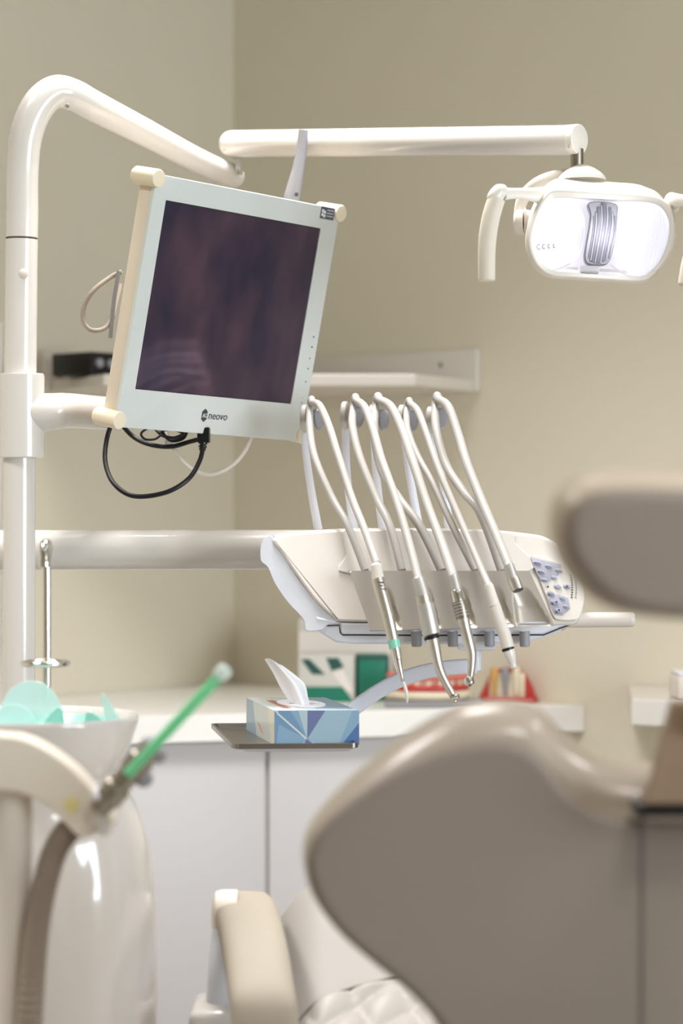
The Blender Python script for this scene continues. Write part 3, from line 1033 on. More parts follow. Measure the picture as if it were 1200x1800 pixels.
# intraoral camera behind the monitor
io = P(520, 350, 3.57)
ic = empty('oral_camera_wand', P(510, 372, 3.57), 'grey slim camera wand standing upright behind the top of the monitor', 'camera wand')
wd_ = [P(508, 385, 3.57), P(514, 345, 3.57), P(524, 300, 3.57), P(530, 262, 3.57), P(533, 229, 3.57)]
obj('wand_body', G().tube(wd_, [.0125, .0125, .0095, .0078, .0074], 20, True, 8, squash=.8), M['greyp'], ic)
obj('wand_spine', G().tube([p + Vector((-.0068 + .0008 * i, .001, 0)) for i, p in enumerate(wd_)], [.006, .006, .004, .0036, .0034], 14, True, 8), M['violet'], ic)
obj('wand_button', G().lathe(P(521, 342, 3.558), (0, -1, 0), [(0, .003), (.0015, .003), (.002, .0001)], 14), M['darkgrey'], ic)
obj('wand_cradle', G().tube([P(508, 378, 3.57), P(505, 408, 3.57)], .016, 20, False), M['greyp'], ic)

# ================================================================ DELIVERY CONSOLE
YC = 3.25
con = empty('delivery_console', P(760, 1120, YC), 'white instrument console with keypad, hose arms and metal holder panel', 'console')
ZB = P(0, 1100, YC).z


def lean(g, k=.38):
    """the console's face leans back towards its top"""
    for v in g.bm.verts:
        v.co.y += k * (v.co.z - ZB)


# main shell outline (front face) and depth
shell = [(478, 948), (520, 936), (600, 930), (700, 929), (850, 931), (930, 938), (962, 945), (985, 960), (1008, 988), (1022, 1025), (1026, 1050), (1020, 1078), (1008, 1096), (985, 1099), (900, 1100), (800, 1098), (690, 1094), (600, 1092), (585, 1085), (555, 1058), (520, 1012), (495, 975)]
s2 = O2(smooth2(shell, 5), YC)
g = G().puff(s2, FRONT, (0, YC - .03, 0), [(.0045, 0), (.0028, .0012), (.001, .004), (0, .009), (0, .06), (.001, .18), (.003, .2), (.0045, .215)])
lean(g)
obj('shell', g, M['shell'], con, angle=50)
# lower tub
tub = [(556, 1082), (600, 1090), (800, 1097), (1000, 1095), (985, 1108), (940, 1124), (915, 1130), (800, 1131), (620, 1131), (590, 1128), (556, 1107)]
t2 = O2(tub, YC)
g = G().puff(t2, FRONT, (0, YC - .022, 0), [(.003, 0), (0, .004), (0, .19), (.003, .2)])
obj('lower_tub', g, M['coolplast'], con, angle=30)
seam = [(575, 1100), (596, 1099), (598, 1112), (602, 1116), (760, 1117), (955, 1116), (985, 1104), (1000, 1099)]
obj('seam_groove', G().tube([P(a, b, YC - .022) for a, b in seam], .0011, 8, False), M['darkgrey'], con)
slide = [(600, 1094), (990, 1096), (978, 1102), (950, 1113), (604, 1113), (600, 1110)]
obj('slide_rail', G().puff(O2(slide, YC), FRONT, (0, YC - .026, 0), [(.0015, 0), (0, .002), (0, .02)]), M['coolplast'], con, angle=30)
# translucent cover film on the left end
film_o = [(458, 955), (470, 942), (482, 948), (500, 978), (525, 1018), (560, 1060), (600, 1092), (575, 1098), (566, 1106), (538, 1107), (533, 1088), (505, 1058), (482, 1025), (470, 998), (457, 985)]
fo = smooth2(film_o, 4)
g = G().puff(O2(fo, YC), FRONT, (0, YC - .022, 0), [(.001, -.002), (.0003, 0), (0, .01), (0, .10), (.0008, .17), (.001, .18)])
lean(g)
obj('cover_film', g, M['film'], con, angle=60)
for a in ([(466, 958), (490, 1010), (530, 1062), (560, 1092)], [(478, 1005), (505, 1048), (535, 1085)], [(545, 1078), (548, 1104)], [(553, 1082), (557, 1104)]):
    g = G().tube([P(q[0], q[1], YC - .0225) for q in a], .0016, 8, True, 5)
    lean(g)
    obj('film_fold', g, M['film'], con)
# recessed hose trough moulding on shell top front
tr_ = smooth2([(604, 935), (640, 932), (880, 934), (907, 955), (922, 1008), (618, 1010), (608, 975)], 4)
tg_ = G().puff(O2(tr_, YC), FRONT, (0, YC - .033, 0), [(.0015, 0), (.0004, .001), (0, .003), (0, .012)])
lean(tg_)
obj('trough_panel', tg_, M['shell'], con)
# holder panel: real curved sheet, top edge back, lower edge towards the viewer, with a hollow under each instrument
HPX = [(662, 0, 690), (732, 0, 757), (793, 0, 819), (851, 0, 883), (896, 925, 930)]
g = G()
NX, NY = 120, 24
grid = []
for j in range(NY + 1):
    v_ = j / NY
    lx_ = 613 + (650 - 613) * v_
    rx_ = 926 + (967 - 926) * v_
    yt_ = 1002 - 3 * 0
    row = []
    for i in range(NX + 1):
        u_ = i / NX
        px = lx_ + (rx_ - lx_) * u_
        py = 1002 + (1104 - 1002) * v_ - 8 * u_ * v_
        yy = YC - .042 - .028 * v_
        for (h0, yc0, h1) in HPX:
            cxh = h0 + (h1 - h0) * v_
            last = h0 == 896
            dxh = (px - cxh - 2) / (12.0 if not last else 6 + 24 * v_)
            if abs(dxh) < 1:
                yy += (.011 if not last else .009) * math.sqrt(1 - dxh * dxh) * min(1, max(0, (v_ - .30) / .35)) * min(1, max(0, (1 - v_) / (.12 if not last else .04)))
        p = P(px, py, YC)
        row.append(Vector((p.x, yy, p.z)))
    grid.append(row)
fr = [[g.bm.verts.new(q) for q in r] for r in grid]
bk = [[g.bm.verts.new(q + Y_ * .0015) for q in r] for r in grid]
for j in range(NY):
    for i in range(NX):
        g.bm.faces.new((fr[j][i], fr[j][i + 1], fr[j + 1][i + 1], fr[j + 1][i]))
        g.bm.faces.new((bk[j][i], bk[j + 1][i], bk[j + 1][i + 1], bk[j][i + 1]))
for i in range(NX):
    g.bm.faces.new((fr[0][i], bk[0][i], bk[0][i + 1], fr[0][i + 1]))
    g.bm.faces.new((fr[NY][i], fr[NY][i + 1], bk[NY][i + 1], bk[NY][i]))
obj('holder_panel', g, M['panel'], con, angle=50)
lipa = [P(650, 1106, YC - .07), P(967, 1097, YC - .07)]
for p in lipa:
    p.y = YC - .062
obj('panel_lip', G().tube(lipa, .0032, 12, False), M['greyp'], con)
obj('panel_rivet', G().lathe(Vector((P(614, 1004, YC).x, YC - .043, P(614, 1004, YC).z)), (0, -1, 0), [(0, .002), (.001, .002), (.0015, .0001)], 12), M['steel'], con)
# knobs under the console
for kx in (730, 793, 857, 918):
    p0 = P(kx, 1106, YC)
    p0.y = YC - .035
    obj('knob', G().lathe(p0, (.02, -.05, -1), [(0, .0058), (.001, .0070), (.019, .0070), (.0215, .006), (.022, .0001)], 24), M['greyp'], con)
# handle bar to the right
obj('handle_bar', G().tube([P(985, 1090, YC + .03), P(1108, 1089, YC + .03)], .0103, 28, False).lathe(P(1107, 1089, YC + .03), X, [(0, .0103), (.004, .0098), (.006, .008), (.0068, .0001)], 28), M['enamel2'], con)
# keypad
kp_o = smooth2([(936, 978), (975, 987), (1006, 1000), (1018, 1020), (1024, 1048), (1016, 1080), (1006, 1088), (978, 1088), (968, 1080), (958, 1050), (945, 1012)], 3)
kg = G().puff(O2(kp_o, YC), FRONT, (0, YC - .0335, 0), [(.001, 0), (0, .0008), (0, .008)])
lean(kg)
obj('keypad_plate', kg, M['shell'], con)


def K(p):
    return (900 + p[0] * .13333, 940 + p[1] * .13333)


def kp_plate(pts, name):
    g = G().puff(O2([K(q) for q in pts], YC), FRONT, (0, YC - .0342, 0), [(.0003, 0), (0, .0003), (0, .001)])
    lean(g)
    obj(name, g, M['violet'], con)


kp_plate([(240, 290), (640, 390), (640, 440), (600, 530), (520, 540), (500, 600), (380, 615), (320, 520)], 'keypad_field')
kp_plate([(430, 765), (600, 780), (720, 830), (740, 960), (640, 1050), (530, 1040), (470, 900)], 'keypad_field')
for (kx, ky, rx, ry) in ((355, 378, 52, 26), (505, 425, 50, 26), (640, 480, 50, 26), (400, 495, 48, 25), (575, 570, 40, 28), (450, 605, 46, 26), (618, 692, 50, 32), (742, 690, 46, 32), (525, 778, 44, 28), (672, 838, 36, 28), (565, 895, 52, 32), (715, 950, 36, 24), (615, 1005, 46, 34)):
    a, b = K((kx, ky))
    c = P(a, b, YC - .034)
    s_ = (YC) / F * .13333
    ptsb = [(rx * s_ * math.cos(q * PI / 8) + .25 * 0, ry * s_ * math.sin(q * PI / 8)) for q in range(16)]
    ax = (Vector((.97, 0, -.24)), Vector((.24, 0, .97)), Y_)
    g = G().puff(ptsb, ax, c - Y_ * .0018, [(.0022, 0), (.0008, .0004), (0, .001), (0, .003)])
    lean(g)
    obj('button', g, M['btn'], con)
for k in range(10):
    for j in (0, 1):
        a, b = K((797 + j * 52 + 12 * math.sin(k * .34), 545 + k * 31.5))
        g = G().lathe(P(a, b, YC - .0338), (0, -1, 0), [(0, .0011), (.0005, .0011), (.0006, .0001)], 8)
        lean(g)
        obj('indicator_dot', g, M['ink' if j == 0 else 'greyp'], con)
for (kx, ky) in ((487, 692), (495, 797), (540, 912), (595, 890), (590, 1022), (625, 995), (740, 688)):
    a, b = K((kx, ky))
    g = G().lathe(P(a, b, YC - .0358), (0, -1, 0), [(0, .0013), (.0007, .0013), (.0008, .0001)], 10)
    lean(g)
    obj('indicator_dot', g, M['ink'], con)


# hose arms (whips) and hangers
def Zc(p):
    return (440 + p[0] * .575, 680 + p[1] * .575)


HG = [(198, 72), (318, 66), (395, 74), (484, 78), (572, 70)]
ARMS = [[(207, 436), (183, 300), (168, 180), (170, 90)], [(318, 436), (300, 320), (292, 200), (292, 80)], [(405, 436), (390, 320), (380, 200), (377, 90)],
        [(515, 430), (492, 300), (476, 200), (466, 90)], [(608, 436), (590, 300), (566, 200), (553, 95)]]
YH = 3.40
for i in range(5):
    a = [P(*Zc(q), YH + .02) for q in ARMS[i]]
    obj('hose_arm', G().tube(a, [.0062, .0055, .0052, .0056], 14, True, 8), M['coolplast'], con)
    hx, hy = Zc(ARMS[i][-1])
    # hanger: grey curved saddle with rounded paddle at its back
    c = P(hx, hy + 4, YH + .015)
    g = G().lathe(c - X * .006, (1, -.25, 0), [(0, .002), (0, .012), (.002, .0145), (.008, .0145), (.010, .012), (.010, .001)], 24, sq=1.35, ref=Z)
    obj('hanger_pulley', g, M['hose'], con)
    gx, gy = Zc(HG[i])
    pd = smooth2([(-10, -6), (0, -10), (10, -4), (12, 12), (8, 26), (0, 32), (-7, 26), (-11, 10)], 3)
    pdo = O2([(gx + 6 + q[0] * .9, gy + 6 + q[1] * .9) for q in pd], YH)
    obj('hanger_hook', G().puff(pdo, FRONT, (0, YH - .008, 0), [(.003, 0), (0, .003), (0, .016), (.003, .019)]), M['greyp'], con)
# mounting neck below
nk = P(835, 1128, 3.33)
obj('tray_neck', G().box(P(836, 1134, 3.32), (.05, .05, .012), bev=.003).tube([P(836, 1134, 3.32), P(836, 1178, 3.32)], .0075, 20, False), M['coolplast'], con)

# ================================================================ INSTRUMENTS
FR = [[(190, 48), (212, 58), (240, 120), (268, 210), (310, 340), (350, 440), (385, 545)],
      [(325, 42), (350, 64), (375, 130), (400, 220), (440, 330), (480, 460), (508, 590)],
      [(395, 40), (430, 62), (465, 135), (497, 230), (540, 360), (585, 480), (618, 585)],
      [(490, 52), (512, 75), (540, 150), (578, 260), (638, 400), (690, 520), (722, 608)],
      [(575, 38), (605, 62), (635, 145), (662, 235), (705, 345), (750, 450), (792, 550)]]
BK = [[(183, 62), (182, 130), (198, 220), (250, 340), (300, 430), (351, 562)],
      [(316, 62), (312, 120), (336, 220), (385, 340), (428, 430), (463, 562)],
      [(384, 62), (378, 130), (400, 250), (452, 340), (520, 430), (585, 562)],
      [(478, 70), (480, 130), (510, 210), (560, 300), (620, 430), (687, 562)],
      [(566, 58), (568, 130), (598, 240), (650, 320), (705, 390), (768, 562)]]
HN = [('ultrasonic_scaler', 'slim steel scaler handpiece with green ring and white tip, first from the left', 'handpiece'),
      ('contra_angle_handpiece', 'stout grey and chrome contra-angle handpiece with small square head, second from left', 'handpiece'),
      ('turbine_handpiece', 'chrome turbine handpiece with round head hanging in the middle of the holder', 'handpiece'),
      ('air_water_syringe', 'white pen-like handpiece with black ring and tapered nozzle, fourth in the holder', 'handpiece'),
      ('empty_hose_coupling', 'short steel hose coupling with open dark end and no handpiece, last in the holder', 'hose coupling')]
inst = []
hr = [.0052, .0056, .0062, .0048, .0062]
YI = 3.125   # handpieces lie in front of the panel


def ZI(x, y):
    return (600 + x * .29167, 950 + y * .29167)


ENDS = [(212, 140), (462, 228), (672, 215), (883, 268), (1008, 152)]
for i in range(5):
    ex_, ey_ = ZI(*ENDS[i])
    nm, lb, ct_ = HN[i]
    t = empty(nm, P(ex_, ey_, YI + .02), lb, ct_, None)
    inst.append(t)
    pts = []
    n = len(FR[i])
    for k, q in enumerate(FR[i]):
        f = k / (n - 1)
        yy = YH - .004 - (YH - YI - .018) * (f ** 1.2)
        pts.append(P(*Zc(q), yy))
    pts[-1] = P(ex_, ey_, YI + .016)
    bkp = []
    m_ = len(BK[i])
    for k, q in enumerate(BK[i]):
        f = k / (m_ - 1)
        bkp.append(P(*Zc(q), YH + .006 - (YH + .006 - 3.219) * min(1, f * 1.05)))
    allp = bkp[::-1] + [P(*Zc(((FR[i][0][0] + BK[i][0][0]) / 2, min(FR[i][0][1], BK[i][0][1]) - 10)), YH + .004)] + pts
    obj('hose', G().tube(allp, hr[i], 16, True, 7), M['hose'], t)


def axis_parts(t, name, pts, m, seg=28, res=6, sm=True):
    """pts: (zoom x, zoom y, diameter in zoom pixels, Y)"""
    pp = [P(*ZI(a, b), y) for a, b, d, y in pts]
    rr = [d * 1.14 * .29167 * y / F / 2 for a, b, d, y in pts]
    return obj(name, G().tube(pp, rr, seg, sm, res), m, t)


Y0 = YI
# 1 scaler
t = inst[0]
axis_parts(t, 'sleeve', [(205, 140, 40, Y0 + .014), (208, 150, 58, Y0 + .013), (220, 232, 66, Y0 + .01)], M['enamel2'], sm=False)
axis_parts(t, 'barrel', [(219, 230, 68, Y0 + .01), (245, 330, 68, Y0 + .006), (280, 460, 66, Y0 + .002), (312, 600, 60, Y0)], M['steel'])
axis_parts(t, 'green_ring', [(311, 598, 63, Y0), (323, 650, 61, Y0 - .001)], M['tealglass'], sm=False)
axis_parts(t, 'nose_barrel', [(323, 648, 57, Y0 - .001), (334, 700, 52, Y0 - .002), (340, 735, 48, Y0 - .002), (356, 800, 30, Y0 - .003), (368, 850, 20, Y0 - .003)], M['chrome'])
axis_parts(t, 'tip', [(368, 846, 17, Y0 - .003), (386, 895, 20, Y0 - .003), (395, 940, 18, Y0 - .003), (395, 980, 7, Y0 - .003)], M['enamel'])
for k in range(3):
    for j in range(3 - (k % 2)):
        a, b = ZI(222 + j * 14 + k * 8, 252 + k * 20)
        p = P(a, b, Y0 - .0005)
        obj('engraved_mark', G().box(p + Y_ * .0015 + Y_ * .0, (.0022, .004, .0011), (Vector((.96, 0, -.27)), Y_, Vector((.27, 0, .96)))), M['darkgrey'], t)
# 2 contra angle
t = inst[1]
axis_parts(t, 'connector', [(458, 225, 54, Y0 + .014), (462, 236, 66, Y0 + .013), (490, 335, 76, Y0 + .009)], M['steeldull'], sm=False)
axis_parts(t, 'collar_ring', [(486, 328, 86, Y0 + .009), (492, 345, 90, Y0 + .009), (500, 385, 90, Y0 + .008)], M['steel'], sm=False)
axis_parts(t, 'motor_body', [(501, 385, 98, Y0 + .008), (517, 450, 97, Y0 + .006), (540, 560, 95, Y0 + .004), (545, 578, 88, Y0 + .003)], M['steeldull'])
axis_parts(t, 'black_ring', [(545, 578, 78, Y0 + .003), (548, 592, 76, Y0 + .003)], M['black'], sm=False)
axis_parts(t, 'angled_neck', [(547, 590, 74, Y0 + .003), (562, 660, 64, Y0 + .002), (580, 740, 54, Y0), (600, 800, 48, Y0 - .001), (632, 865, 42, Y0 - .002), (668, 928, 40, Y0 - .003)], M['steel'])
hd = P(*ZI(684, 948), Y0 - .004)
ha = Vector((.85, -.45, .28)).normalized()
obj('head', G().lathe(hd - ha * .006, ha, [(0, .0001), (0, .0042), (.001, .0048), (.011, .0048), (.012, .0040), (.0125, .0001)], 24), M['chrome'], t)
obj('chuck', G().lathe(hd - ha * .001, (.1, -.3, -1), [(0, .0036), (.006, .0034), (.0065, .0001)], 16), M['steel'], t)
# 3 turbine
t = inst[2]
axis_parts(t, 'connector', [(668, 205, 46, Y0 + .014), (672, 218, 54, Y0 + .013), (692, 300, 60, Y0 + .010)], M['steeldull'], sm=False)
axis_parts(t, 'coupling', [(690, 305, 60, Y0 + .010), (694, 315, 70, Y0 + .009), (706, 370, 72, Y0 + .008)], M['chrome'], sm=False)
axis_parts(t, 'knurled_grip', [(706, 368, 76, Y0 + .008), (716, 400, 78, Y0 + .007), (732, 472, 72, Y0 + .005)], M['brass'], sm=False)
axis_parts(t, 'neck', [(732, 470, 68, Y0 + .005), (748, 540, 62, Y0 + .003), (766, 610, 60, Y0 + .001), (783, 680, 52, Y0), (784, 750, 42, Y0 - .002), (776, 822, 36, Y0 - .003)], M['steel'])
hd = P(*ZI(770, 848), Y0 - .005)
ha = Vector((.10, -.35, -1)).normalized()
obj('head', G().lathe(hd - ha * .0055, ha, [(0, .0001), (.0005, .0052), (.002, .0066), (.008, .0068), (.010, .0058), (.0108, .003), (.0108, .0001)], 28), M['chrome'], t)
obj('bur_hole', G().lathe(hd + ha * .005, ha, [(0, .0020), (.0012, .0020), (.0012, .0001)], 14), M['black'], t)
for k in range(3):
    a, b = ZI(730 + k * 6, 505 + k * 20)
    obj('engraved_mark', G().box(P(a, b, Y0 - .0005) + Y_ * .0005, (.003, .004, .0011), (Vector((.97, 0, -.22)), Y_, Vector((.22, 0, .97)))), M['darkgrey'], t)
# knurl ridges
for k in range(5):
    z_ = 378 + k * 18
    axis_parts(t, 'knurl_ridge', [(708 + k * 4.4, z_, 77, Y0 + .0076 - .0006 * k), (709.2 + k * 4.4, z_ + 5, 77, Y0 + .0074 - .0006 * k)], M['steeldull'], sm=False)
# 4 syringe
t = inst[3]
axis_parts(t, 'sleeve', [(880, 262, 40, Y0 + .014), (886, 272, 50, Y0 + .013), (922, 395, 62, Y0 + .008)], M['enamel2'], sm=False)
axis_parts(t, 'barrel', [(922, 396, 64, Y0 + .008), (950, 480, 66, Y0 + .005), (985, 580, 68, Y0 + .002), (1003, 648, 66, Y0)], M['enamel2'])
axis_parts(t, 'black_ring', [(1001, 648, 68, Y0), (1005, 660, 68, Y0)], M['black'], sm=False)
axis_parts(t, 'nozzle', [(1005, 658, 66, Y0), (1015, 690, 60, Y0 - .001), (1032, 745, 36, Y0 - .002), (1038, 768, 32, Y0 - .002)], M['enamel'])
axis_parts(t, 'nozzle_hole', [(1037, 764, 20, Y0 - .002), (1039, 771, 20, Y0 - .002)], M['black'], sm=False)
# 5 empty coupling
t = inst[4]
axis_parts(t, 'coupling_sleeve', [(1003, 140, 44, Y0 + .014), (1008, 152, 56, Y0 + .013), (1035, 235, 60, Y0 + .010)], M['steeldull'], sm=False)
axis_parts(t, 'coupling_end', [(1034, 232, 64, Y0 + .010), (1042, 245, 66, Y0 + .009), (1063, 298, 64, Y0 + .006)], M['steel'], sm=False)
axis_parts(t, 'open_socket', [(1062, 295, 56, Y0 + .0058), (1065, 303, 56, Y0 + .0052)], M['black'], sm=False)

# ================================================================ ASSISTANT TRAY
YT = 3.13
tf = P(408, 1316, YT)
ta = empty('instrument_tray', P(520, 1322, 3.25), 'rectangular steel tray on a curved white arm under the tissue box', 'tray')
yaw = math.radians(4)
tx = Vector((math.cos(yaw), math.sin(yaw), 0))
ty = Vector((-math.sin(yaw) - .075, math.cos(yaw), 0)).normalized()
TWd = (632 - 408) / F * YT
zt_ = EYE - (1318 - 900) / F * YT
TD = .31
org = Vector((tf.x, YT, zt_))


def tr2(x0, x1, y0, y1, r):
    pts = []
    for (cx_, cy_, a0) in ((x1 - r, y0 + r, -90), (x1 - r, y1 - r, 0), (x0 + r, y1 - r, 90), (x0 + r, y0 + r, 180)):
        for k in range(5):
            a = math.radians(a0 + k * 22.5)
            pts.append((cx_ + r * math.cos(a), cy_ + r * math.sin(a)))
    return pts


def trp(pts, z):
    return [org + tx * a + ty * b + Z * z for a, b in pts]


g = G()
g.loft([trp(tr2(.004, TWd - .004, .004, TD - .004, .008), 0), trp(tr2(0, TWd, 0, TD, .01), .0015), trp(tr2(0, TWd, 0, TD, .01), .0075), trp(tr2(.003, TWd - .003, .003, TD - .003, .008), .0078), trp(tr2(.006, TWd - .006, .006, TD - .006, .007), .0015)], True)
obj('tray_plate', g, M['traymetal'], ta, angle=30)
g = G()
g.loft([trp(tr2(.02, TWd - .008, .02, TD - .03, .01), -.005), trp(tr2(.012, TWd - .004, .012, TD - .02, .01), -.0004)])
obj('tray_support', g, M['coolplast'], ta)
# curved arm from the tray up to the console neck
arm = [(600, 1268, 3.36), (625, 1243, 3.36), (665, 1215, 3.355), (715, 1190, 3.345), (765, 1177, 3.33), (810, 1172, 3.32), (838, 1172, 3.32)]
ap = [P(*a) for a in arm]
g = G()
pp, _ = crom(ap, [0] * len(ap), 6)
rings = []
for i, p in enumerate(pp):
    a = pp[max(0, i - 1)]
    b = pp[min(len(pp) - 1, i + 1)]
    tt = (b - a).normalized()
    nn = tt.cross(Y_).normalized()
    if nn.z < 0:
        nn = -nn
    hw = .0105
    hd_ = .009
    ring = []
    for k in range(16):
        an = 2 * PI * k / 16
        cs, sn = math.cos(an), math.sin(an)
        ring.append(p + nn * (hw * math.copysign(abs(cs) ** .45, cs)) + Y_ * (hd_ * math.copysign(abs(sn) ** .45, sn)))
    rings.append(ring)
g.loft(rings)
obj('curved_arm', g, M['coolplast'], ta, angle=50)
obj('arm_post', G().tube([P(601, 1262, 3.36), Vector((P(601, 1300, 3.36).x, 3.36, zt_ - .0045))], .009, 20, False), M['coolplast'], ta)

# ================================================================ TISSUE BOX
YB = 3.17
zb0 = zt_ + .0016
tp = P(482, 1250, YB)
bw = (631 - 482) / F * YB
bh = EYE - (1250 - 900) / F * YB - zb0
bd = .225
tb = empty('tissue_box', Vector((tp.x + bw / 2, YB, zb0)), 'blue and white tissue box with a tissue sticking out, on the steel tray', 'tissue box')
bx_ = Vector((math.cos(.03), math.sin(.03), 0))
by_ = Vector((-.205, 1, 0)).normalized()
b0 = Vector((tp.x, YB + .006, zb0))


def bxp(a, b, c):
    return b0 + bx_ * a + by_ * b + Z * c


def facet_mat():
    def build(nt, b):
        tc = nt.nodes.new('ShaderNodeTexCoord')
        n = nt.nodes.new('ShaderNodeTexNoise')
        n.inputs['Scale'].default_value = 14
        nt.links.new(tc.outputs['Object'], n.inputs['Vector'])
        cr = nt.nodes.new('ShaderNodeValToRGB')
        cr.color_ramp.elements[0].color = srgb((178, 204, 220))
        cr.color_ramp.elements[1].color = srgb((206, 222, 230))
        nt.links.new(n.outputs['Fac'], cr.inputs[0])
        nt.links.new(cr.outputs[0], b.inputs['Base Color'])
    return tex_mat('pale_blue_card', build, .4, .2)


M['card'] = facet_mat()
g = G()
g.loft([[bxp(0, 0, 0), bxp(bw, 0, 0), bxp(bw, bd, 0), bxp(0, bd, 0)], [bxp(0, 0, bh), bxp(bw, 0, bh), bxp(bw, bd, bh), bxp(0, bd, bh)]])
obj('carton', g, M['card'], tb, smooth=False)
blues = {'a': (118, 152, 184), 'b': (138, 172, 196), 'c': (98, 122, 166), 'd': (158, 186, 202), 'e': (180, 200, 206), 'f': (84, 118, 168), 'w': (214, 220, 218), 'p': (112, 122, 162), 'o': (226, 128, 92), 'g': (120, 130, 150), 'v': (214, 224, 220), 'y': (232, 228, 208)}
BM = {k: mat('box_print_' + k, c, .4, coat=.2, var=.02) for k, c in blues.items()}


def pr(pts, key, face='front', name='print_facet', lift=.0004):
    """flat print on a face, coordinates 0..1"""
    g = G()
    if face == 'front':
        f = lambda a, b, e: bxp(a * bw, -e, (1 - b) * bh)
    elif face == 'side':
        f = lambda a, b, e: bxp(-e, (1 - a) * bd, (1 - b) * bh)
    else:
        f = lambda a, b, e: bxp(a * bw, (1 - b) * bd, bh + e)
    g.loft([[f(a, b, .00005) for a, b in pts], [f(a, b, lift) for a, b in pts]])
    return obj(name, g, BM[key], tb, smooth=False)


# front face, from the photograph's print (hub near 0.385, 0.83)
H0 = (.385, .83)
pr([(0, 0), (.04, .1), (.36, .78), (.3, 1), (0, 1)], 'a')
pr([(.02, .08), (.06, .1), (.385, .8), (.37, .84)], 'w', lift=.0007)
pr([(.04, 0), (.19, 0), H0, (.06, .12)], 'a', lift=.0006)
pr([(.19, 0), (.28, 0), H0], 'b', lift=.0006)
pr([(.28, 0), (.39, 0), H0], 'e', lift=.0006)
pr([(.39, 0), (.60, -.0), H0], 'p', lift=.0006)
pr([(.60, 0), (.92, 0), (.80, 1), (.50, 1), H0], 'd', lift=.0006)
pr([(.92, 0), (1, 0), (1, .35), (.80, 1), (.76, 1)], 'b', lift=.0007)
pr([(1, .35), (1, 1), (.79, 1)], 'f', lift=.0009)
pr([H0, (.52, 1), (.34, 1)], 'c', lift=.0008)
pr([(.385, .86), (.55, 1), (.50, 1)], 'w', lift=.001)
pr([H0, (.30, 1), (.02, 1), (.05, .4)], 'b', lift=.0005)
# top
pr([(.0, 0), (.45, 0), (.3, 1), (0, 1)], 'v', 'top')
pr([(.62, 0), (.98, 0), (.99, .95), (.55, .9)], 'b', 'top')
pr([(.55, .9), (.99, .95), (1, 1), (.25, 1)], 'e', 'top', lift=.0006)
for k, key in enumerate('ogo'):
    pr([(.16 + k * .035, .25), (.19 + k * .035, .25), (.19 + k * .035, .85), (.16 + k * .035, .85)], key, 'top', 'print_stripe', lift=.0008)
# side
pr([(0, 0), (.25, 0), (.38, 1), (0, 1)], 'd', 'side')
pr([(.25, 0), (.55, 0), (.6, 1), (.38, 1)], 'v', 'side')
pr([(.55, 0), (.78, 0), (.9, 1), (.6, 1)], 'w', 'side')
pr([(.78, 0), (1, 0), (1, 1), (.9, 1)], 'y', 'side')
pr([(.42, .55), (.5, .62), (.62, .85), (.56, .8)], 'o', 'side', 'print_stripe', lift=.0008)
# slot
sl = [(.5 + .28 * math.cos(a * PI / 12), .5 + .30 * math.sin(a * PI / 12)) for a in range(24)]
g = G()
g.loft([[bxp(a * bw, b * bd, bh + .0003) for a, b in sl], [bxp(a * bw, b * bd, bh + .0014) for a, b in sl]])
obj('opening_film', g, M['paper'], tb)
# tissue sheet
g = G()
left = [(508, 1236), (500, 1222), (490, 1205), (478, 1182), (464, 1160)]
right = [(545, 1243), (541, 1226), (536, 1203), (520, 1186), (496, 1167)]
NT = 14
lp, _ = crom([P(a, b, 3.27 + .0) for a, b in left], [0] * 5, 5)
rpv, _ = crom([P(a, b, 3.25) for a, b in right], [0] * 5, 5)
rows = []
nr = len(lp)
for k in range(nr):
    f = k / (nr - 1)
    row = []
    for j in range(NT + 1):
        s_ = j / NT
        p = lp[k].lerp(rpv[k], s_)
        p.y += .012 * math.sin(s_ * PI * 2.2 + f * 1.5) * (1 - .4 * f) + .01 * f * f
        p.z += .003 * math.sin(s_ * 5) * f
        row.append(p)
    rows.append(row)
rows = [[bxp(.5 * bw + (s_ - .5) * .03, .5 * bd + .006 * math.sin(s_ * 9), bh - .001) * .5 + rows[0][int(s_ * NT)] * .5 for s_ in [j / NT for j in range(NT + 1)]]] + rows
fr = [[g.bm.verts.new(q) for q in r] for r in rows]
bk = [[g.bm.verts.new(q + Y_ * .0008) for q in r] for r in rows]
for j in range(len(rows) - 1):
    for i in range(NT):
        g.bm.faces.new((fr[j][i], fr[j][i + 1], fr[j + 1][i + 1], fr[j + 1][i]))
        g.bm.faces.new((bk[j][i], bk[j + 1][i], bk[j + 1][i + 1], bk[j][i + 1]))
obj('tissue', g, M['paper'], tb, angle=80)

# ================================================================ CUSPIDOR
YQ = 2.74
qc = P(48, 1262, YQ)
zr = qc.z
cs_ = empty('cuspidor', (P(80, 1800, YQ).x, YQ, 0), 'white glossy spittoon bowl on a rounded column at left', 'spittoon')
R = 195 / F * YQ
prof = [(-.115, .035), (-.105, .05), (-.085, .078), (-.055, .104), (-.03, .117), (-.006, R - .001), (0, R), (.004, R - .002), (.003, R - .006), (-.01, R - .012), (-.03, R - .022), (-.05, R - .045), (-.06, R - .075), (-.062, .0001)]
obj('bowl', G().lathe((qc.x, YQ, zr), Z, prof, 64), M['porcelain'], cs_, angle=60)
gc = G()
cx_ = P(78, 1500, YQ).x
colp = []
for (py, rpx) in ((1800, 198), (1700, 198), (1600, 196), (1540, 192), (1480, 183), (1430, 168), (1390, 148), (1365, 128), (1350, 104), (1342, 70), (1340, 20)):
    colp.append((EYE - (py - 900) / F * YQ, rpx / F * YQ))
gc.lathe((cx_, YQ + .0, 0), Z, [(0.0, .0001), (0.0, .13), (.1, .13)] + colp, 64)
obj('column_housing', gc, M['porcelain'], cs_, angle=60)
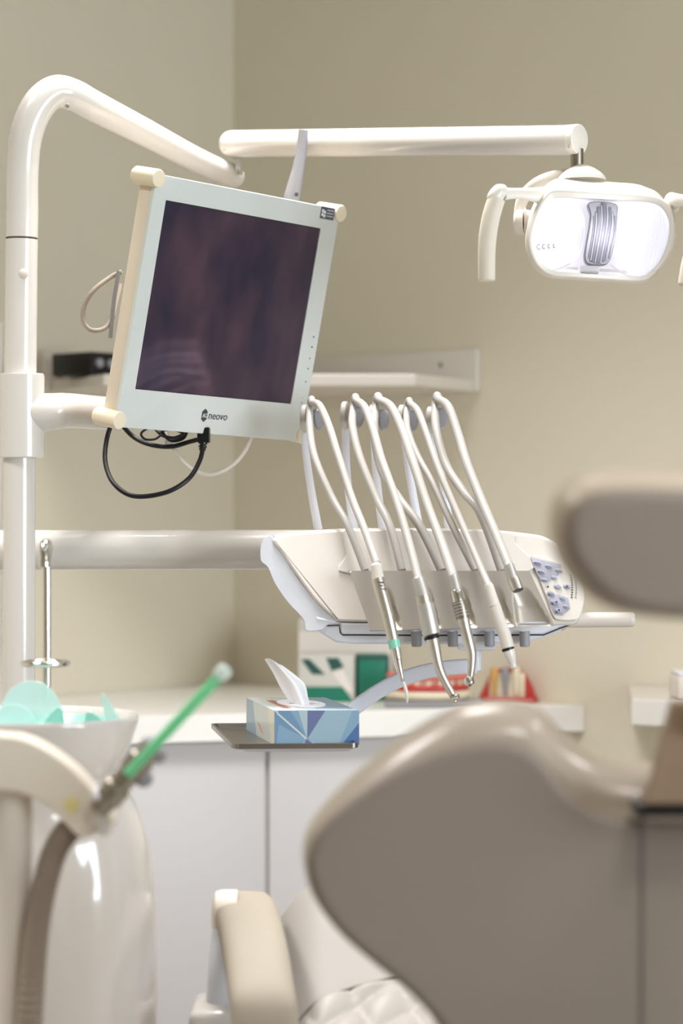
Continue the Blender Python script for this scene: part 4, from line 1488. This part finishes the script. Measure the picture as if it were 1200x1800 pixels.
obj('front_badge', G().lathe(P(105, 1415, 2.6), (0.1, -1, 0), [(0, .004), (.001, .004), (.0012, .0001)], 16), M['steel'], cs_)
# aqua liner with pointed leaves
zl = zr - .028
ql = empty('bowl_liner', (qc.x, YQ, zl), 'crumpled translucent aqua plastic liner lying in the white bowl', 'liner')
obj('liner_pool', G().lathe((qc.x, YQ, zl), Z, [(0, .0001), (-.002, .06), (.004, R - .028), (.02, R - .0155), (.024, R - .0145), (.024, R - .0165), (.008, R - .03), (.002, .06), (.003, .0001)], 48), M['aquad'], ql)


def leaf(outline, Y, m, tilt=0.0):
    o = O2(smooth2(outline, 4), Y)
    g = G()
    cz = min(b for a, b in o)
    n = normals2(o)
    rings = []
    for ins, dep in [(.0006, 0), (0, .0008), (0, .0016), (.0006, .0022)]:
        rings.append([Vector((p[0] - q[0] * ins, Y + dep + (p[1] - cz) * tilt, p[1] - q[1] * ins)) for p, q in zip(o, n)])
    g.loft(rings)
    return obj('liner_flap', g, m, ql)


leaf([(-10, 1300), (-5, 1250), (20, 1239), (45, 1248), (60, 1268), (68, 1300)], YQ - .085, M['aqua'], .3)
leaf([(5, 1260), (10, 1222), (30, 1204), (55, 1198), (80, 1206), (98, 1226), (106, 1262)], YQ + .03, M['aqua'], .25)
leaf([(178, 1222), (182, 1219), (196, 1238), (211, 1266), (212, 1284), (190, 1284), (184, 1256)], YQ - .01, M['aqua'], -.1)
leaf([(152, 1252), (170, 1258), (182, 1272), (182, 1284), (150, 1284)], YQ + .01, M['aquad'], .1)
leaf([(75, 1280), (85, 1258), (104, 1243), (112, 1262), (110, 1284)], YQ + .0, M['aquad'], .1)

# cup filler
YF = 2.892
cf = empty('cup_filler', P(82, 1240, YF), 'chrome upright cup filler pipe with a flat ring behind the bowl', 'faucet')
pts = [P(82, 1350, YF), P(82, 1180, YF), P(82, 1040, YF), P(82, 985, YF), P(84, 962, YF - .004), P(81, 956, YF - .016), P(78, 964, YF - .026), P(78, 988, YF - .03)]
obj('pipe', G().tube(pts, [.0052, .0052, .0052, .0052, .0058, .0062, .0062, .0062], 20, True, 8), M['chrome'], cf)
obj('spout_tip', G().lathe(P(78, 985, YF - .03), (0, 0, -1), [(0, .0062), (.003, .0072), (.008, .0068), (.009, .0001)], 20), M['chrome'], cf)
rg = P(80, 1166, YF)
obj('cup_ring', G().tube([rg + Vector((.0265 * math.cos(a), .0265 * math.sin(a), 0)) for a in [k * PI / 16 for k in range(33)]], .0036, 14, False), M['chrome'], cf)
obj('ring_boss', G().lathe(P(82, 1174, YF), Z, [(0, .007), (.012, .007), (.012, .005)], 18), M['steel'], cf)

# ================================================================ ASSISTANT ARM + SUCTION
YA = 2.30
aa = empty('suction_holder', (P(15, 1800, YA).x, YA, 0), 'white curved suction holder arm on a post at the lower left edge', 'holder arm')
oa = [(-60, 1292), (0, 1290), (45, 1296), (90, 1318), (135, 1352), (170, 1392), (200, 1436), (192, 1450), (160, 1466), (140, 1465), (110, 1436), (78, 1408), (45, 1392), (10, 1386), (-60, 1386)]
oo = O2(smooth2(oa, 5), YA)
obj('curved_arm', G().puff(oo, FRONT, (0, YA - .02, 0), [(.004, 0), (.0008, .0015), (0, .004), (0, .05), (.003, .054)]), M['gripcream'], aa)
obj('post', G().tube([Vector((P(18, 1380, YA).x, YA + .01, EYE - 480 / F * YA)), Vector((P(14, 1800, YA).x, YA + .01, 0.02))], 36 / F * YA / 1.0, 32, False), M['enamel2'], aa)
obj('post_foot', G().lathe((P(14, 1800, YA).x, YA + .01, 0), Z, [(0, .0001), (0, .09), (.012, .088), (.02, .05), (.025, .02)], 32), M['enamel2'], aa)
obj('cap_disc', G().lathe(P(126, 1414, YA - .0185), (0, -1, 0), [(0, .0078), (.002, .0074), (.0026, .0001)], 24), M['yellowish'], aa)
obj('end_pad', G().box(P(184, 1446, YA), (.02, .045, .014), (Vector((.5, 0, -.86)), Y_, Vector((.86, 0, .5))), bev=.003), M['enamel'], aa)
sp_ = empty('suction_handpiece', P(190, 1420, YA - .01), 'metal suction valve holding a bright green suction tube with white tip', 'suction handpiece')
A0, A1 = P(172, 1424, YA - .03), P(268, 1312, YA - .04)
ad = (A1 - A0).normalized()
Ln = (A1 - A0).length
obj('valve_body', G().lathe(A0, ad, [(0, .006), (0, .0095), (.014, .0115), (.016, .0135), (.030, .0135), (.032, .011), (Ln * .6, .011), (Ln * .62, .0128), (Ln * .82, .0128), (Ln * .84, .0105), (Ln, .0095), (Ln, .0001)], 28), M['brass'], sp_)
for (px, py, r) in ((258, 1302, .0085), (272, 1318, .0075), (247, 1360, .0085), (170, 1390, .006)):
    obj('valve_lever', G().lathe(P(px, py, YA - .03), (.5, -.6, -.6), [(0, .0001), (0, r * .8), (.003, r), (.010, r), (.013, r * .7), (.013, .0001)], 20), M['greyp'] if px != 170 else M['coolplast'], sp_)
obj('suction_tube', G().tube([P(224, 1362, YA - .05), P(310, 1270, YA - .055), P(385, 1189, YA - .06)], .0052, 20, True, 6), M['green'], sp_)
td = (P(396, 1178, YA - .06) - P(383, 1192, YA - .06)).normalized()
obj('suction_tip', G().lathe(P(382, 1192, YA - .06), td, [(0, .0056), (.002, .0072), (.010, .0076), (.0125, .0066), (.0135, .0045), (.0125, .0001)], 24), M['tipw'], sp_)
# corrugated hose
hp = [P(150, 1440, YA + .0), P(118, 1462, YA + .0), P(96, 1498, YA), P(80, 1550, YA - .005), P(66, 1620, YA - .01), P(58, 1700, YA - .015), P(52, 1800, YA - .02), P(46, 1900, YA - .02), P(40, 2100, YA)]
cp, _ = crom(hp, [0] * len(hp), 26)
obj('suction_hose', G().tube(cp, [.0122 + .0007 * math.sin(i * PI / 2.0) for i in range(len(cp))], 24, False), M['hosec'], sp_, angle=80)

# ================================================================ DENTAL CHAIR
YK = 2.02
CXc = P(1290, 1500, YK).x
ch = empty('dental_chair', (CXc, 2.5, 0), 'beige leather dental chair seen from behind its backrest, with headrest and armrest', 'chair')
halfL = [(1290, 1352), (1200, 1350), (1130, 1350), (1070, 1340), (1020, 1312), (985, 1280), (955, 1252), (915, 1240), (870, 1238), (810, 1248), (745, 1280), (680, 1322), (610, 1382), (558, 1438), (534, 1480), (531, 1530), (548, 1590), (590, 1648), (650, 1700), (715, 1755), (775, 1830), (820, 1950), (840, 2100), (850, 2250)]
full = halfL + [(2580 - a, b) for a, b in halfL[::-1]][:-1]
fo_ = smooth2(full, 4)
bo_ = O2(fo_, YK)
YKf = YK
# thick padded cushion: rim profile faces camera, top goes away
g = G().puff(bo_, FRONT, (0, YK, 0), [(.034, 0), (.026, .0005), (.017, .006), (.009, .016), (.003, .030), (0, .048), (.004, .068), (.014, .084), (.03, .092)])
obj('backrest', g, M['rim'], ch, angle=70)
shl = [(1290, 1446), (1200, 1444), (1130, 1442), (1060, 1430), (1008, 1400), (968, 1352), (932, 1318), (885, 1303), (800, 1312), (700, 1352), (610, 1412), (560, 1458), (540, 1500), (541, 1540), (560, 1592), (602, 1646), (662, 1698), (727, 1753), (787, 1830), (832, 1950), (850, 2100), (860, 2240)]
inn = O2(smooth2(shl + [(2580 - a, b) for a, b in shl[::-1]][1:], 4), YK)
g = G().puff(inn, FRONT, (0, YK, 0), [(.010, -.0052), (.005, -.0042), (.001, -.001), (0, .003), (0, .012)])
obj('back_shell', g, M['back'], ch, angle=60)
sx_ = P(1126, 1430, YK).x
g = G()
for k in range(60):
    zz = EYE - (1428 - 900) / F * YK - k * .0046
    g.box((sx_ + .0006 * math.sin(k * 1.7), YK - .0052, zz), (.0026, .0016, .0030))
so = obj('seam_stitching', g, M['thread'], ch, smooth=False)
so['kind'] = 'stuff'
obj('seam_channel', G().box((sx_, YK - .0048, EYE - (1640 - 900) / F * YK), (.0035, .001, .19)), M['thread'], ch)
# headrest bracket
bk_o = [(1180, 1232), (1400, 1232), (1450, 1412), (1130, 1412)]
obj('headrest_bracket', G().puff(O2(bk_o, YK - .04), FRONT, (0, YK - .05, 0), [(.002, 0), (0, .002), (0, .02)]), M['bracket'], ch, angle=30)
obj('bracket_base', G().box(P(1290, 1420, YK - .03), (.165, .04, .010), bev=.002), M['black'], ch)
obj('bracket_slider', G().tube([P(1225, 1262, YK - .055), P(1260, 1262, YK - .055)], .014, 20, False), M['chrome'], ch)
obj('headrest_bar', G().tube([P(1290, 1400, YK - .03), P(1290, 1250, YK - .04), P(1300, 1100, YK - .1), P(1310, 1000, 1.75)], .012, 20), M['chrome'], ch)
# headrest
YHd = 1.64
hl = [(1310, 818), (1200, 820), (1110, 822), (1055, 828), (1010, 846), (984, 872), (974, 905), (974, 945), (986, 985), (1010, 1022), (1050, 1058), (1100, 1080), (1160, 1090), (1230, 1094), (1310, 1094)]
hf = hl + [(2620 - a, b) for a, b in hl[::-1]][1:-1]
ho_ = O2(smooth2(hf, 4), YHd)
g = G().puff(ho_, FRONT, (0, YHd, 0), [(.026, 0), (.019, .003), (.013, .010), (.007, .019), (.003, .029), (0, .042), (.003, .056), (.012, .070), (.026, .076)])
obj('headrest', g, M['headrim'], ch, angle=70)
shl = [(1310, 862), (1200, 858), (1110, 856), (1050, 862), (1016, 878), (998, 900), (990, 930), (993, 962), (1006, 992), (1028, 1022), (1064, 1054), (1108, 1074), (1164, 1084), (1230, 1088), (1310, 1088)]
inn = O2(smooth2(shl + [(2620 - a, b) for a, b in shl[::-1]][1:-1], 4), YHd)
g = G().puff(inn, FRONT, (0, YHd, 0), [(.010, -.0075), (.003, -.0055), (0, -.001), (0, .01)])
obj('headrest_shell', g, M['back'], ch, angle=60)

# seat with quilted inset
prof = [(2.14, .600), (2.30, .615), (2.45, .640), (2.58, .672), (2.68, .708), (2.76, .752), (2.83, .796), (2.885, .824), (2.93, .826), (2.97, .806), (2.99, .77), (2.99, .70)]
pv_, _ = crom([Vector((0, a, b)) for a, b in prof], [0] * len(prof), 10)
SW = .40
sxc = CXc


def seat_pt(s, p):
    w_ = SW
    e = abs(s)
    drop = .05 * max(0, (e - .86) / .14) ** 2
    return Vector((sxc + s * w_, p.y, p.z - drop + .018 * (e ** 3) * (1 if p.y < 2.9 else .4)))


g = G()
NS = 48
grid = [[g.bm.verts.new(seat_pt(-1 + 2 * i / NS, p)) for i in range(NS + 1)] for p in pv_]
low_ = [[g.bm.verts.new(Vector((sxc + (-1 + 2 * i / NS) * SW, p.y, min(p.z - .06, .62)))) for i in range(NS + 1)] for p in (pv_[0], pv_[-1])]
for j in range(len(pv_) - 1):
    for i in range(NS):
        g.bm.faces.new((grid[j][i], grid[j][i + 1], grid[j + 1][i + 1], grid[j + 1][i]))
# side skirts
for side in (0, NS):
    cp_ = [g.bm.verts.new(Vector((v[side].co.x, v[side].co.y, .54))) for v in grid]
    for j in range(len(pv_) - 1):
        g.bm.faces.new((grid[j][side], grid[j + 1][side], cp_[j + 1], cp_[j]))
g.bm.verts.ensure_lookup_table()
for k in range(2):
    for v in low_[k]:
        g.bm.verts.remove(v)
obj('seat', g, M['seat'], ch, angle=60)
# quilt: pillowed diamonds on the seat surface, arc-bounded
g = G()
NQ, NR = 150, 130
length = [0]
for a, b in zip(pv_, pv_[1:]):
    length.append(length[-1] + (b - a).length)


def along(d):
    for i in range(len(length) - 1):
        if length[i + 1] >= d:
            f = (d - length[i]) / (length[i + 1] - length[i])
            return pv_[i].lerp(pv_[i + 1], f), (pv_[i + 1] - pv_[i]).normalized()
    return pv_[-1], Vector((0, 0, -1))


# top of the quilt about Y 2.775
dtop = 0
for i, p in enumerate(pv_):
    if p.y < 2.765:
        dtop = length[i]
qx0, qx1 = P(518, 1760, 2.70).x, 2 * sxc - P(518, 1760, 2.70).x
CELL = .060
gridq = []
for j in range(NR + 1):
    row = []
    for i in range(NQ + 1):
        s = -1 + 2 * i / NQ
        x = (qx0 + qx1) / 2 + s * (qx1 - qx0) / 2
        arcd = dtop - .085 * max(0, (abs(s) - .45) / .55) ** 2.2
        d = arcd * j / NR
        p, tg = along(max(0, d))
        nrm = Vector((0, -tg.z, tg.y))
        base_p = seat_pt((x - sxc) / SW, p)
        xs_ = x - .27 * d
        qa = (xs_ + d * .62) / CELL + 0.35
        qb = (xs_ - d * .62) / CELL + 0.2
        h = (abs(math.sin(PI * qa)) ** .42) * (abs(math.sin(PI * qb)) ** .42)
        edge = min(1, (arcd - d) / .008, d / .01 + .2, (1 - abs(s)) * 30)
        row.append(g.bm.verts.new(base_p + nrm * (.0005 + .0125 * h * max(0, edge))))
    gridq.append(row)
for j in range(NR):
    for i in range(NQ):
        g.bm.faces.new((gridq[j][i], gridq[j][i + 1], gridq[j + 1][i + 1], gridq[j + 1][i]))
obj('quilted_cushion', g, M['quilt'], ch, angle=120)
pip = [gridq_pt for gridq_pt in []]
pts = []
for i in range(0, NQ + 1, 3):
    s = -1 + 2 * i / NQ
    x = (qx0 + qx1) / 2 + s * (qx1 - qx0) / 2
    arcd = dtop - .085 * max(0, (abs(s) - .45) / .55) ** 2.2
    p, tg = along(arcd)
    pts.append(seat_pt((x - sxc) / SW, p) + Vector((0, -tg.z, tg.y)) * .001)
obj('cushion_piping', G().tube(pts, .0022, 8, True, 3), M['thread'], ch)

# armrest
ap = [(428, 1566, 2.86), (436, 1590, 2.80), (447, 1640, 2.72), (456, 1700, 2.66), (463, 1762, 2.62), (466, 1850, 2.61)]
pp, _ = crom([P(*a) for a in ap], [0] * len(ap), 8)
g = G()
rings = []
wid = []
n = len(pp)
for i, p in enumerate(pp):
    a = pp[max(0, i - 1)]
    b = pp[min(n - 1, i + 1)]
    tt = (b - a).normalized()
    sd = X
    nn = sd.cross(tt).normalized()
    if nn.z < 0 and nn.y > 0:
        nn = -nn
    f = i / (n - 1)
    k = min(1, math.sqrt(max(.02, 1 - (1 - min(1, f / .12)) ** 2)))
    hw = .037 * (.75 + .25 * k)
    hd_ = .020 * (.35 + .65 * k)
    ring = []
    for q in range(24):
        an = 2 * PI * q / 24
        cs, sn = math.cos(an), math.sin(an)
        ring.append(p + sd * (hw * math.copysign(abs(cs) ** .6, cs)) + nn * (hd_ * math.copysign(abs(sn) ** .6, sn) - hd_))
    rings.append(ring)
g.loft(rings)
obj('armrest', g, M['armpad'], ch, angle=60)
obj('armrest_end', G().lathe(P(372, 1606, 2.83), (1, 0, 0), [(0, .001), (.001, .018), (.005, .026), (.012, .028), (.03, .028)], 28, sq=1.0), M['gripcream'], ch)
g = G()
sup = [(386, 1610, 2.84), (380, 1680, 2.80), (376, 1760, 2.78), (372, 1860, 2.78)]
obj('armrest_support', G().tube([P(*a) + Vector((.012, 0, 0)) for a in sup], [.018, .02, .021, .022], 20, True, 6), M['coolplast'], ch)
obj('armrest_bracket', G().box((P(400, 1900, 2.74).x - .006, 2.78, .62), (.075, .12, .195), bev=.012, seg=3), M['enamel'], ch)
obj('link_beam', G().box((P(400, 1900, 2.74).x + .10, 2.78, .57), (.25, .08, .05), bev=.006), M['enamel2'], ch)
# underframe (below the picture)
obj('seat_pan', G().box((sxc, 2.56, .525), (.74, .82, .05), bev=.01), M['enamel2'], ch)
obj('back_hinge', G().box((sxc, 2.10, .50), (.34, .12, .12), bev=.01), M['enamel2'], ch)
obj('lift_column', G().box((sxc, 2.6, .27), (.26, .34, .50), bev=.03, seg=3), M['enamel2'], ch)
obj('base_plate', G().box((sxc, 2.6, .02), (.55, .85, .04), bev=.012), M['enamel2'], ch)
